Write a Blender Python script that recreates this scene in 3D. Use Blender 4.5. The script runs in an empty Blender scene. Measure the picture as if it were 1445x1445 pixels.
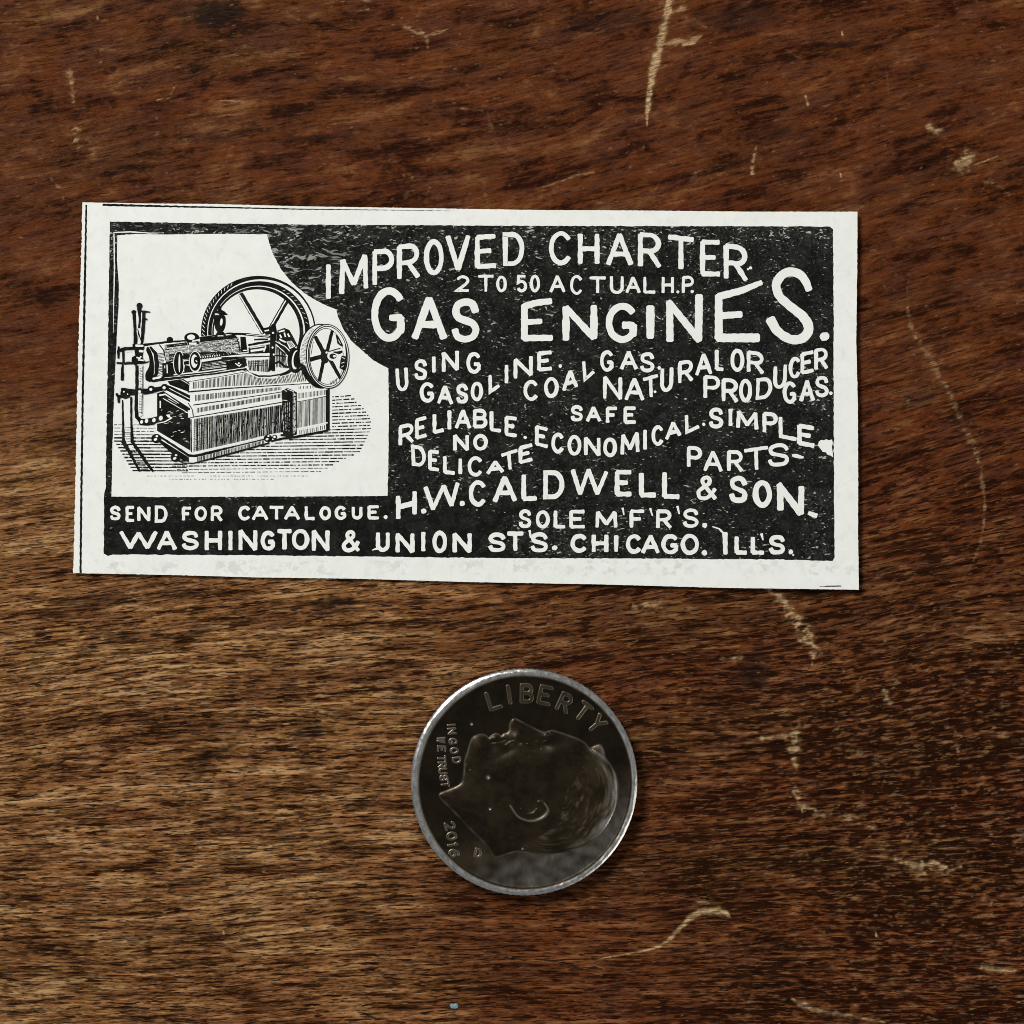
import bpy, bmesh, math, random
import numpy as np
from mathutils import Vector

random.seed(7)
RNG = np.random.RandomState(11)
C = bpy.context.scene.collection
K = 0.0814 / 1445.0                      # metres on the table per pixel of the photograph


def P(px, py):
    return ((px - 722.5) * K, (722.5 - py) * K)


# ------------------------------------------------------------------ camera, world, lamps, exposure
scene = bpy.context.scene
cam = bpy.data.cameras.new('camera')
cam_o = bpy.data.objects.new('camera', cam)
C.objects.link(cam_o)
cam.sensor_fit = 'HORIZONTAL'
cam.sensor_width = 36.0
CAM_H = 0.26
cam.lens = 36.0 * CAM_H / 0.0814
cam.clip_start = 0.01
cam.clip_end = 20.0
cam_o.location = (0.0, 0.0, CAM_H)
scene.camera = cam_o

world = bpy.data.worlds.new('World')
scene.world = world
world.use_nodes = True
wb = world.node_tree.nodes['Background']
wb.inputs['Color'].default_value = (0.92, 0.97, 1.0, 1)
wb.inputs['Strength'].default_value = 0.17


def area_lamp(name, loc, aim, size, power, col):
    l = bpy.data.lights.new(name, 'AREA')
    l.shape = 'RECTANGLE'
    l.size, l.size_y = size
    l.energy = power
    l.color = col
    o = bpy.data.objects.new(name, l)
    C.objects.link(o)
    o.location = loc
    o.rotation_euler = (Vector(aim) - Vector(loc)).to_track_quat('-Z', 'Y').to_euler()
    return o


area_lamp('window_light', (-0.36, 0.41, 0.55), (0, 0, 0), (0.26, 0.22), 6.0, (1.0, 0.985, 0.955))
area_lamp('room_light', (0.55, -0.35, 0.30), (0, 0, 0), (0.5, 0.4), 1.2, (1.0, 0.95, 0.88))

scene.render.engine = 'CYCLES'
scene.cycles.filter_width = 0.95          # a crisp lens
vs = scene.view_settings
vs.view_transform = 'Standard'
vs.look = 'None'
vs.exposure = 0.0
vs.gamma = 1.0
vs.use_curve_mapping = False

# ------------------------------------------------------------------ small helpers


def tag(o, label=None, cat=None, group=None, kind=None):
    if label: o['label'] = label
    if cat: o['category'] = cat
    if group: o['group'] = group
    if kind: o['kind'] = kind
    return o


def empty(name, loc=(0, 0, 0)):
    o = bpy.data.objects.new(name, None)
    o.empty_display_size = 0.01
    o.location = loc
    C.objects.link(o)
    return o


def link_mesh(name, me, mats, parent=None):
    for m in mats:
        me.materials.append(m)
    o = bpy.data.objects.new(name, me)
    C.objects.link(o)
    if parent is not None:
        o.parent = parent
    return o


PERM = RNG.permutation(512).astype(np.int64)
GRAD = np.stack([np.cos(np.linspace(0, 2 * np.pi, 64, endpoint=False)),
                 np.sin(np.linspace(0, 2 * np.pi, 64, endpoint=False))], -1)


def noise(x, y, seed=0):
    """gradient noise, roughly -0.7 .. 0.7"""
    xi = np.floor(x).astype(np.int64); yi = np.floor(y).astype(np.int64)
    fx = x - xi; fy = y - yi
    u = fx * fx * fx * (fx * (fx * 6 - 15) + 10)
    v = fy * fy * fy * (fy * (fy * 6 - 15) + 10)

    def g(ix, iy, dx, dy):
        h = PERM[(PERM[(ix + seed * 37) & 511] + iy + seed * 91) & 511] & 63
        return GRAD[h, 0] * dx + GRAD[h, 1] * dy
    a = g(xi, yi, fx, fy); b = g(xi + 1, yi, fx - 1, fy)
    c = g(xi, yi + 1, fx, fy - 1); d = g(xi + 1, yi + 1, fx - 1, fy - 1)
    return (a + u * (b - a)) * (1 - v) + (c + u * (d - c)) * v


def fbm(x, y, seed=0, octs=3, gain=0.5):
    s = 0; a = 1.0
    for o in range(octs):
        s = s + a * noise(x * 2 ** o, y * 2 ** o, seed + o * 7)
        a *= gain
    return s


def sstep(a, b, x):
    t = np.clip((x - a) / (b - a), 0, 1)
    return t * t * (3 - 2 * t)


def seg_dist(X, Y, pts):
    """distance and position (0..1 along) to a polyline"""
    D = np.full(X.shape, 1e9); T = np.zeros(X.shape)
    n = len(pts) - 1
    for i in range(n):
        (x0, y0), (x1, y1) = pts[i][:2], pts[i + 1][:2]
        dx, dy = x1 - x0, y1 - y0
        L = dx * dx + dy * dy + 1e-9
        t = np.clip(((X - x0) * dx + (Y - y0) * dy) / L, 0, 1)
        d = np.hypot(X - x0 - t * dx, Y - y0 - t * dy)
        m = d < D
        D = np.where(m, d, D); T = np.where(m, (i + t) / n, T)
    return D, T


def inside(X, Y, pts):
    r = np.zeros(X.shape, bool)
    n = len(pts)
    for i in range(n):
        x0, y0 = pts[i]; x1, y1 = pts[(i + 1) % n]
        if y0 == y1: continue
        c = ((y0 > Y) != (y1 > Y)) & (X < (x1 - x0) * (Y - y0) / (y1 - y0) + x0)
        r ^= c
    return r


def smooth_pts(pts, n=6, closed=False):
    """Catmull-Rom through the points"""
    out = []
    m = len(pts)
    rng = range(m if closed else m - 1)
    for i in rng:
        if closed:
            p0, p1, p2, p3 = pts[(i - 1) % m], pts[i], pts[(i + 1) % m], pts[(i + 2) % m]
        else:
            p0, p1, p2, p3 = pts[max(i - 1, 0)], pts[i], pts[i + 1], pts[min(i + 2, m - 1)]
        for j in range(n):
            t = j / n
            out.append(tuple(0.5 * ((2 * b) + (-a + c) * t + (2 * a - 5 * b + 4 * c - d) * t * t + (-a + 3 * b - 3 * c + d) * t ** 3)
                             for a, b, c, d in zip(p0, p1, p2, p3)))
    if not closed:
        out.append(tuple(pts[-1]))
    return out


def grid_faces(nx, ny):
    i = np.arange(nx * ny).reshape(ny, nx)
    return np.stack([i[:-1, :-1], i[:-1, 1:], i[1:, 1:], i[1:, :-1]], -1).reshape(-1, 4)


def mesh_np(name, verts, faces, smooth=True):
    me = bpy.data.meshes.new(name)
    n, f = len(verts), len(faces)
    me.vertices.add(n)
    me.vertices.foreach_set('co', np.ascontiguousarray(verts, np.float32).ravel())
    me.loops.add(f * 4)
    me.loops.foreach_set('vertex_index', np.ascontiguousarray(faces, np.int32).ravel())
    me.polygons.add(f)
    me.polygons.foreach_set('loop_start', np.arange(0, f * 4, 4, dtype=np.int32))
    me.polygons.foreach_set('loop_total', np.full(f, 4, np.int32))
    me.polygons.foreach_set('use_smooth', np.full(f, smooth, bool))
    me.update(calc_edges=True)
    return me


def set_attr(me, name, rgba):
    a = me.attributes.new(name, 'FLOAT_COLOR', 'POINT')
    a.data.foreach_set('color', np.ascontiguousarray(rgba, np.float32).ravel())


class NT:
    """terse node-tree writer"""

    def __init__(self, name):
        self.m = bpy.data.materials.new(name)
        self.m.use_nodes = True
        self.t = self.m.node_tree
        self.b = self.t.nodes['Principled BSDF']

    def n(self, kind, **kw):
        nd = self.t.nodes.new(kind)
        for k, v in kw.items():
            setattr(nd, k, v)
        return nd

    def put(self, sock, v):
        if hasattr(v, 'is_linked') or isinstance(v, bpy.types.NodeSocket):
            self.t.links.new(v, sock)
        elif isinstance(v, (tuple, list)):
            sock.default_value = tuple(v) if len(v) == len(sock.default_value) else tuple(v) + (1.0,)
        else:
            sock.default_value = v

    def math(self, op, a, b=0.0, c=0.0, clamp=False):
        nd = self.n('ShaderNodeMath', operation=op, use_clamp=clamp)
        self.put(nd.inputs[0], a); self.put(nd.inputs[1], b); self.put(nd.inputs[2], c)
        return nd.outputs[0]

    def mix(self, f, a, b, blend='MIX'):
        nd = self.n('ShaderNodeMix', data_type='RGBA', blend_type=blend)
        self.put(nd.inputs[0], f); self.put(nd.inputs[6], a); self.put(nd.inputs[7], b)
        return nd.outputs[2]

    def noise(self, vec, scale, detail=2.0, rough=0.5, dist=0.0):
        nd = self.n('ShaderNodeTexNoise')
        self.put(nd.inputs['Vector'], vec)
        nd.inputs['Scale'].default_value = scale
        nd.inputs['Detail'].default_value = detail
        nd.inputs['Roughness'].default_value = rough
        nd.inputs['Distortion'].default_value = dist
        return nd.outputs['Fac']

    def mapv(self, vec, scale=(1, 1, 1), rot=0.0, loc=(0, 0, 0)):
        nd = self.n('ShaderNodeMapping')
        self.put(nd.inputs['Vector'], vec)
        nd.inputs['Scale'].default_value = scale
        nd.inputs['Rotation'].default_value = (0, 0, rot)
        nd.inputs['Location'].default_value = loc
        return nd.outputs[0]

    def ramp(self, v, lo, hi, a=0.0, b=1.0):
        nd = self.n('ShaderNodeMapRange', interpolation_type='SMOOTHSTEP')
        self.put(nd.inputs['Value'], v)
        nd.inputs['From Min'].default_value = lo; nd.inputs['From Max'].default_value = hi
        nd.inputs['To Min'].default_value = a; nd.inputs['To Max'].default_value = b
        return nd.outputs[0]

    def px(self):
        """object position measured in photograph-pixel sized units (1 unit = 56 micrometres)"""
        tc = self.n('ShaderNodeTexCoord')
        return self.mapv(tc.outputs['Object'], (1 / K, 1 / K, 1 / K))

    def bump(self, h, strength, dist, normal=None):
        nd = self.n('ShaderNodeBump')
        nd.inputs['Strength'].default_value = strength
        nd.inputs['Distance'].default_value = dist
        self.put(nd.inputs['Height'], h)
        if normal is not None: self.put(nd.inputs['Normal'], normal)
        return nd.outputs[0]

    def out(self, **kw):
        for k, v in kw.items():
            self.put(self.b.inputs[k.replace('_', ' ')], v)
        return self.m


# ------------------------------------------------------------------ materials
def wood_material():
    t = NT('worn_varnished_wood')
    at = t.n('ShaderNodeAttribute', attribute_name='wood_marks')     # R tone, G open pores, B flecks; alpha scratches
    sp = t.n('ShaderNodeSeparateColor')
    t.put(sp.inputs[0], at.outputs['Color'])
    tone, pore, fleck = sp.outputs[0], sp.outputs[1], sp.outputs[2]
    scr = at.outputs['Alpha']
    at2 = t.n('ShaderNodeAttribute', attribute_name='wood_wear')     # R worn-through, G red varnish, B dark stain
    s2 = t.n('ShaderNodeSeparateColor')
    t.put(s2.inputs[0], at2.outputs['Color'])
    worn, red, stain = s2.outputs[0], s2.outputs[1], s2.outputs[2]
    fib = at2.outputs['Alpha']                                        # how far the bare fibres show
    px = t.px()
    gv = t.n('ShaderNodeAttribute', attribute_name='wood_grain').outputs['Vector']     # along / across the fibres
    fine = t.noise(t.mapv(gv, (0.075, 0.46, 1)), 1.0, 5.0, 0.62, 0.4)
    fine2 = t.noise(t.mapv(gv, (0.040, 0.21, 1), 0.0, (31, 7, 0)), 1.0, 5.0, 0.62, 0.6)
    slit = t.ramp(t.noise(t.mapv(gv, (0.026, 0.235, 1), 0.0, (5, 77, 0)), 1.0, 2.5, 0.55, 0.25), 0.575, 0.615)
    slit2 = t.ramp(t.noise(t.mapv(gv, (0.050, 0.40, 1), 0.0, (45, 27, 0)), 1.0, 2.0, 0.55, 0.25), 0.585, 0.630, 0.0, 0.8)
    slit = t.math('MAXIMUM', slit, slit2)
    pale_streak = t.ramp(t.noise(t.mapv(gv, (0.034, 0.30, 1), 0.0, (91, 17, 0)), 1.0, 3.0, 0.60, 0.25), 0.565, 0.64)  # pale streaks along the grain
    grit = t.noise(px, 0.45, 3.0, 0.6)
    hue = t.ramp(t.noise(t.mapv(gv, (0.012, 0.035, 1), 0.0, (7, 3, 0)), 1.0, 3.0, 0.6), 0.40, 0.62)
    dark = t.mix(red, (0.0170, 0.0058, 0.0016), (0.0240, 0.0054, 0.0016))
    mid = t.mix(red, (0.0860, 0.0305, 0.0086), (0.1120, 0.0295, 0.0076))
    mid = t.mix(t.math('MULTIPLY', hue, 0.7), mid, (0.0790, 0.0255, 0.0135))
    lite = t.mix(red, (0.220, 0.108, 0.042), (0.205, 0.078, 0.027))
    dark = t.mix(worn, dark, (0.0340, 0.0125, 0.0036))
    mid = t.mix(worn, mid, t.mix(red, t.mix(hue, (0.268, 0.122, 0.0385), (0.250, 0.106, 0.0390)), (0.205, 0.080, 0.0265)))
    lite = t.mix(worn, lite, t.mix(red, (0.500, 0.295, 0.128), (0.410, 0.212, 0.088)))
    tn = t.math('ADD', tone, t.math('MULTIPLY', t.math('SUBTRACT', fine, 0.5), t.math('ADD', t.math('MULTIPLY', fib, 0.35), 0.30)))
    tn = t.math('ADD', tn, t.math('MULTIPLY', t.math('SUBTRACT', fine2, 0.5), t.math('ADD', t.math('MULTIPLY', fib, 0.45), 0.25)), clamp=True)
    spk = t.noise(t.mapv(px, (0.15, 0.23, 1), 0.2), 1.0, 5.0, 0.72)
    tn = t.math('ADD', tn, t.math('MULTIPLY', t.math('SUBTRACT', spk, 0.5), t.math('SUBTRACT', 0.62, t.math('MULTIPLY', fib, 0.50))), clamp=True)
    col = t.mix(t.ramp(tn, 0.08, 0.50), dark, mid)
    col = t.mix(t.ramp(tn, 0.50, 0.98), col, lite)
    col = t.mix(t.math('MULTIPLY', pale_streak, t.math('ADD', t.math('MULTIPLY', fib, 0.38), 0.20)), col, lite)
    col = t.mix(t.math('MULTIPLY', slit, t.math('ADD', t.math('MULTIPLY', fib, 0.74), 0.18)), col, (0.0130, 0.0034, 0.0009))
    pr = t.math('MULTIPLY', pore, t.ramp(fine, 0.30, 0.60, 1.0, 0.55))
    col = t.mix(pr, col, (0.0110, 0.0024, 0.0006))
    col = t.mix(t.math('MULTIPLY', stain, 0.85), col, (0.0085, 0.0054, 0.0046))
    fl = t.math('MULTIPLY', fleck, t.ramp(grit, 0.36, 0.6, 0.35, 1.0))
    col = t.mix(fl, col, (0.31, 0.185, 0.090))
    sc = t.math('MULTIPLY', scr, t.ramp(t.math('ADD', fine, t.math('MULTIPLY', grit, 0.5)), 0.50, 0.85, 0.45, 1.0), clamp=True)
    sc = t.math('MULTIPLY', sc, t.math('SUBTRACT', 0.94, t.math('MULTIPLY', t.math('MAXIMUM', slit, t.ramp(fine2, 0.50, 0.36)), 0.45)))
    col = t.mix(sc, col, t.mix(t.math('MULTIPLY', t.ramp(scr, 0.20, 0.80), t.ramp(t.math('ADD', fine2, spk), 0.80, 1.15, 0.45, 1.0)), (0.24, 0.125, 0.050), (0.70, 0.50, 0.265)))
    h = t.math('SUBTRACT', t.math('ADD', t.math('MULTIPLY', fine, 0.75), t.math('MULTIPLY', grit, 0.25)), t.math('MULTIPLY', slit, 0.3))
    rough = t.math('ADD', t.math('MULTIPLY', grit, 0.22), 0.33)
    return t.out(Base_Color=col, Roughness=rough, Specular_IOR_Level=0.035, Normal=t.bump(h, 0.9, 0.00008))


def paper_material(name='aged_newsprint', ghost=True):
    t = NT(name)
    px = t.px()
    mot = t.noise(px, 0.05, 4.0, 0.6)
    fib = t.noise(t.mapv(px, (0.5, 0.5, 1)), 0.7, 4.0, 0.65)
    blot = t.noise(t.mapv(px, (0.16, 0.10, 1)), 0.6, 3.0, 0.6)
    col = t.mix(t.ramp(mot, 0.3, 0.7), (0.815, 0.832, 0.782), (0.855, 0.868, 0.825))
    col = t.mix(t.ramp(fib, 0.56, 0.75, 0.0, 0.12), col, (0.60, 0.62, 0.56))
    if ghost:                                    # print on the back of the cutting showing faintly through
        sx = t.n('ShaderNodeSeparateXYZ')
        t.put(sx.inputs[0], px)
        row = t.math('MULTIPLY', t.ramp(sx.outputs[1], -92.0, -86.0, 0.0, 1.0), t.ramp(sx.outputs[1], -66.0, -70.0, 0.0, 1.0))
        lett = t.ramp(t.noise(t.mapv(px, (0.085, 0.10, 1), 0.0, (3, 9, 0)), 1.0, 2.0, 0.6), 0.47, 0.60, 0.0, 1.0)
        body = t.math('MULTIPLY', t.ramp(blot, 0.54, 0.70), 0.16)
        g = t.math('ADD', t.math('MULTIPLY', t.math('MULTIPLY', row, lett), t.ramp(t.noise(px, 0.012, 2.0), 0.42, 0.60, 0.04, 0.42)), body)
        col = t.mix(g, col, (0.50, 0.51, 0.47))
    return t.out(Base_Color=col, Roughness=0.72, Specular_IOR_Level=0.25, Normal=t.bump(t.math('ADD', fib, mot), 0.35, 0.00003))


def ink_material(name, flecks):
    t = NT(name)
    px = t.px()
    mot = t.noise(px, 0.07, 4.0, 0.65)
    col = t.mix(t.ramp(mot, 0.40, 0.66), (0.0065, 0.0065, 0.0058), (0.0165, 0.0165, 0.0150))
    if flecks:                                   # starved ink: the paper glints through in short slanting nicks
        wob = t.n('ShaderNodeTexNoise'); t.put(wob.inputs['Vector'], px); wob.inputs['Scale'].default_value = 0.03
        bend = t.n('ShaderNodeVectorMath', operation='MULTIPLY_ADD')
        t.put(bend.inputs[0], wob.outputs['Color']); bend.inputs[1].default_value = (22, 22, 0); t.put(bend.inputs[2], px)
        q = bend.outputs[0]
        f1 = t.noise(t.mapv(q, (0.115, 0.36, 1), math.radians(-20)), 1.0, 1.6, 0.55)
        f2 = t.noise(t.mapv(q, (0.16, 0.34, 1), math.radians(32), (51, 13, 0)), 1.0, 1.4, 0.5)
        f3 = t.noise(t.mapv(q, (0.055, 0.24, 1), math.radians(-42), (11, 73, 0)), 1.0, 1.6, 0.55)
        sx = t.n('ShaderNodeSeparateXYZ')
        t.put(sx.inputs[0], px)
        X, Y = sx.outputs[0], sx.outputs[1]
        # thinner inking to the upper left corner of the block and along the top, fuller in the two bottom lines
        left = t.math('MULTIPLY', t.ramp(X, -170.0, -300.0, 0.0, 1.0), t.ramp(Y, 235.0, 330.0, 0.0, 1.0))
        left = t.math('MULTIPLY', left, t.ramp(X, -372.0, -352.0, 0.4, 1.0))
        top = t.ramp(Y, 345.0, 395.0, 0.0, 1.0)
        low = t.math('MULTIPLY', t.ramp(Y, 40.0, -10.0, 0.0, 1.0), t.ramp(X, 60.0, -140.0, 0.0, 1.0))
        patch = t.math('MULTIPLY', t.math('SUBTRACT', t.noise(px, 0.020, 3.0, 0.6), 0.5), 0.26)
        den = t.math('SUBTRACT', t.math('ADD', patch, t.math('MULTIPLY', top, 0.035)), t.math('MULTIPLY', low, 0.07))
        m1 = t.ramp(t.math('ADD', f1, den), 0.690, 0.760)
        m2 = t.ramp(t.math('ADD', f2, den), 0.685, 0.755)
        m3 = t.math('MULTIPLY', t.ramp(t.math('ADD', f3, t.math('MULTIPLY', patch, 0.4)), 0.60, 0.67), left)
        haze = t.ramp(t.math('ADD', t.noise(px, 0.30, 4.0, 0.7), den), 0.48, 0.70, 0.0, 0.46)
        col = t.mix(haze, col, (0.085, 0.085, 0.078))
        nick = t.math('MAXIMUM', t.math('MULTIPLY', m1, 0.75), t.math('MULTIPLY', m2, 0.85))
        nick = t.math('MAXIMUM', nick, t.math('MULTIPLY', m3, 0.60))
        col = t.mix(nick, col, (0.50, 0.505, 0.455))
        bmp = t.bump(t.math('ADD', mot, f1), 0.3, 0.00003)
    else:
        w = t.ramp(t.noise(px, 0.55, 2.0, 0.6), 0.62, 0.78, 0.0, 0.20)
        col = t.mix(w, col, (0.40, 0.40, 0.37))
        bmp = t.bump(mot, 0.3, 0.00003)
    return t.out(Base_Color=col, Roughness=0.85, Specular_IOR_Level=0.06, Normal=bmp)


def coin_material():
    t = NT('tarnished_silver_clad')
    at = t.n('ShaderNodeAttribute', attribute_name='coin_wear_sheen')      # R rubbed bright and painted sheen, G painted dark, B sheen area
    sp = t.n('ShaderNodeSeparateColor')
    t.put(sp.inputs[0], at.outputs['Color'])
    px = t.px()
    n1 = t.noise(px, 0.035, 4.0, 0.6)
    n2 = t.noise(px, 0.20, 4.0, 0.6)
    n3 = t.noise(t.mapv(px, (0.16, 0.07, 1), 0.5), 1.0, 4.0, 0.65)
    pat = t.mix(t.ramp(n1, 0.35, 0.65), (0.0185, 0.0128, 0.0066), (0.040, 0.0285, 0.0150))  # tarnish, with the dark overhead reflection put into its colour
    pat = t.mix(t.ramp(n2, 0.56, 0.75, 0.0, 0.4), pat, (0.065, 0.050, 0.031))
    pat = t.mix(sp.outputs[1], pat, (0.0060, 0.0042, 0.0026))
    rub_sheen = t.math('MULTIPLY', sp.outputs[0], t.ramp(n1, 0.30, 0.60, 0.80, 1.0), clamp=True)
    col = t.mix(rub_sheen, pat, t.mix(t.ramp(n3, 0.35, 0.65), (0.55, 0.535, 0.50), (0.88, 0.87, 0.84)))
    warm = t.math('MULTIPLY', t.ramp(rub_sheen, 0.02, 0.5, 1.0, 0.0), t.ramp(sp.outputs[2], 0.1, 0.9, 1.0, 0.25))
    col = t.mix(warm, col, t.mix(rub_sheen, pat, (0.50, 0.40, 0.27)))
    rough = t.math('ADD', t.math('MULTIPLY', n2, 0.10), t.math('MULTIPLY', n3, 0.10))
    rough = t.math('SUBTRACT', t.math('ADD', rough, 0.25), t.math('MULTIPLY', rub_sheen, 0.08))
    met = t.math('ADD', t.math('MULTIPLY', rub_sheen, 0.5), 0.5, clamp=True)
    return t.out(Base_Color=col, Metallic=met, Roughness=rough, Specular_IOR_Level=0.15, Normal=t.bump(t.math('ADD', n2, n3), 0.22, 0.00003))


def fleck_material():
    t = NT('pale_blue_paint')
    px = t.px()
    col = t.mix(t.noise(px, 0.4, 2.0), (0.10, 0.20, 0.23), (0.26, 0.38, 0.42))
    return t.out(Base_Color=col, Roughness=0.6)


M_WOOD = wood_material()
M_PAPER = paper_material()
M_LETTER = paper_material('unprinted_newsprint', ghost=False)
M_BLOCK = ink_material('black_block_ink', True)
M_INK = ink_material('black_line_ink', False)
M_COIN = coin_material()
M_BLUE = fleck_material()


# ------------------------------------------------------------------ the setting: the table top
def build_table():
    core = np.linspace(-0.0430, 0.0430, 1076)
    outer = 0.0430 + np.cumsum(np.linspace(0.00012, 0.0045, 46))
    ax = np.concatenate([-outer[::-1], core, outer])
    N = len(ax)
    gx, gy = np.meshgrid(ax, ax)
    X = gx / K + 722.5                                    # photograph pixels
    Y = 722.5 - gy / K
    x, y = X.ravel(), Y.ravel()
    # direction of the grain: nearly level at the bottom, climbing to the right higher up
    wx = 20 * noise(x / 420, y / 260, 3) + 4.5 * noise(x / 190, y / 70, 4)
    climb = 0.03 + 0.13 * sstep(1350, 500, y) + 0.05 * sstep(700, 1300, x) * sstep(900, 200, y)
    V = y + climb * (x - 500) + wx
    U = x + 14 * noise(x / 130, y / 40, 5)
    # where the varnish has been worn away: the lower left
    edge = 570 + 0.12 * x + 70 * noise(x / 260, y / 110, 6) + 26 * noise(x / 70, y / 22, 8)
    worn = sstep(-50, 90, y - edge)
    right = 640 - 0.10 * (y - 1100) + 150 * noise(x / 200, y / 170, 9) + 90 * noise(x / 110, y / 16, 10)
    worn = worn * (1 - 0.86 * sstep(-150, 200, x - right))
    worn = worn * (0.86 + 0.5 * fbm(U / 190, V / 26, 12))
    worn = np.clip(worn, 0, 1)
    ring = 0.5 + 0.5 * np.tanh(3.0 * fbm(U / 520, V / 60, 15, 3))
    red = np.clip(0.18 + 1.0 * fbm(U / 300, V / 80, 17, 2) + 0.50 * sstep(800, 450, y) + 0.45 * sstep(380, 760, x) + 0.55 * sstep(1230, 1400, y) * sstep(150, 420, x + 0.3 * (y - 1300)), 0, 1)
    low_r = sstep(850, 1250, x) * sstep(800, 1000, y)
    g1 = fbm(U / 150, V / 15, 20, 3) + 0.4 * noise(x / 60, y / 42, 21)
    g2 = noise(U / 120, V / 6.5, 24) + 0.7 * noise(U / 48, V / 4.0, 25)
    g3 = noise(U / 24, V / 3.3, 26)
    fib = 0.10 + 0.90 * sstep(470, 830, y + 0.10 * x + 60 * noise(x / 160, y / 90, 38))                       # fibres stand out below, smeared varnish above
    sm = 1 - sstep(430, 760, y)                                  # smeared, patchy varnish of the upper part
    wv = V + 13 * noise(x / 70, y / 40, 22) + 5 * noise(x / 24, y / 16, 19); wu = U + 30 * noise(x / 55, y / 34, 23)
    bl = fbm(wu / 62, wv / 15, 29, 4, 0.62)
    tone = 0.42 + (0.32 * g1 + (0.20 + 0.14 * fib) * g2) * (1 - 0.45 * sm) + (0.10 + 0.10 * fib + 0.18 * low_r) * g3 + 0.16 * (ring - 0.5)
    tone += 0.10 * sstep(0.2, 0.9, worn) - 0.21 * low_r - 0.03 * sstep(600, 200, y) + 0.40 * sm * bl
    g4 = noise(U / 21, V / 5.2, 39) + 0.45 * noise(U / 10, V / 3.4, 40)
    tone += low_r * (0.34 * sstep(-0.02, 0.30, g4) - 0.06)
    t_sm = 0.44 + 0.46 * fbm(wu / 125, wv / 38, 36, 4, 0.55) + 0.18 * fbm(wu / 22, wv / 12, 37, 3, 0.6) + 0.14 * g2 + 0.10 * g1
    tone = tone + (t_sm - tone) * 0.85 * sm
    tone = 0.43 + (tone - 0.43) * (1.35 + 0.10 * low_r)
    # open pores: short dark dashes
    p1 = noise(U / 34, V / 3.6, 31) + 0.42 * noise(U / 11, V / 2.4, 32)
    p2 = noise(U / 75, V / 4.6, 33) + 0.40 * noise(U / 16, V / 2.8, 34)
    dens = 0.01 + 0.16 * sstep(0.2, 0.8, worn) + 0.08 * sstep(760, 950, y) + 0.05 * sstep(900, 1250, x) * sstep(350, 700, y) + 0.16 * noise(x / 120, y / 60, 35)
    pore = sstep(0.32, 0.48, p1 + dens) * 0.80
    pore = np.maximum(pore, sstep(0.38, 0.52, p2 + dens) * 0.95)
    # pale splinter flecks
    f1 = noise(U / 17, V / 4.2, 41) + 0.45 * noise(U / 7, V / 2.6, 42)
    fd = 0.10 * noise(x / 90, y / 70, 43) + 0.10 * low_r + 0.06 * sstep(300, 600, y) * sstep(1150, 1250, x) + 0.04 * sstep(500, 100, y)
    fleck = sstep(0.58, 0.80, f1 + fd) * 0.70
    f2 = noise(U / 26, V / 5.0, 45) + 0.35 * noise(U / 9, V / 3.0, 46)
    fleck = np.maximum(fleck, sstep(0.46, 0.74, f2 + fd) * (0.30 + 0.30 * low_r))
    f3 = noise(wu / 11, wv / 5.0, 47)
    fleck = np.maximum(fleck, sstep(0.47, 0.62, f3 + 0.5 * fd) * 0.50 * sm)
    # the scratches and chips one can point to
    scr = np.zeros_like(x)
    tear = 0.8 * noise(U / 26, V / 7, 51) + 0.9 * noise(x / 13, y / 9, 58) + 0.5 * noise(x / 5.5, y / 4.5, 52)

    def scratch(pts, widths, strength, ragged=0.5, gaps=0.0):
        nonlocal scr
        pts = smooth_pts(pts, 5)
        xs = [p[0] for p in pts]; ys = [p[1] for p in pts]
        m = (x > min(xs) - 40) & (x < max(xs) + 40) & (y > min(ys) - 40) & (y < max(ys) + 40)
        if not m.any(): return
        d, t = seg_dist(x[m], y[m], pts)
        w = np.interp(t, np.linspace(0, 1, len(widths)), widths)
        e = 1.0 - d / np.maximum(w, 0.2) + ragged * 1.5 * tear[m]
        s = strength * sstep(-0.15, 0.85, e) * (d < 2.4 * w + 1) * (0.92 + 0.5 * noise(x[m] / 11, y[m] / 6, 57))
        if gaps: s = s * sstep(gaps - 0.15, gaps + 0.25, 0.5 + noise(U[m] / 22, V[m] / 6, 53) + 0.6 * noise(U[m] / 9, V[m] / 3, 54))
        scr[m] = np.maximum(scr[m], s)

    scratch([(946, -10), (940, 30), (932, 62), (924, 90), (918, 122), (914, 150), (913, 178)], [6, 9, 8, 9, 6, 6, 1], 0.95, 0.35)
    scratch([(930, 64), (955, 60), (975, 58), (990, 50)], [5, 7, 9, 2], 0.75, 0.6)
    scratch([(962, 12), (950, 18)], [8, 3], 0.6, 0.6)
    scratch([(924, 95), (948, 92)], [5, 2], 0.5, 0.6)
    scratch([(1280, 405), (1282, 445), (1293, 478), (1312, 505), (1328, 535), (1342, 560), (1356, 595), (1372, 625), (1383, 660), (1389, 700), (1388, 742), (1378, 782), (1358, 818)],
            [1, 4, 5, 6, 7, 5, 5.5, 6, 5, 3, 3, 3, 1], 0.52, 0.6, 0.22)
    scratch([(1085, 828), (1105, 848), (1122, 875), (1140, 896), (1148, 915), (1146, 938)], [8, 10, 10, 15, 8, 2], 0.80, 0.6, 0.22)
    scratch([(1128, 1022), (1119, 1040), (1121, 1062), (1124, 1086)], [4, 12, 9, 4], 0.80, 0.6, 0.20)
    scratch([(1075, 1042), (1110, 1040)], [5, 6], 0.7, 0.5, 0.2)
    scratch([(1122, 1110), (1130, 1138), (1150, 1142)], [5, 8, 4], 0.8, 0.6, 0.2)
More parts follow.
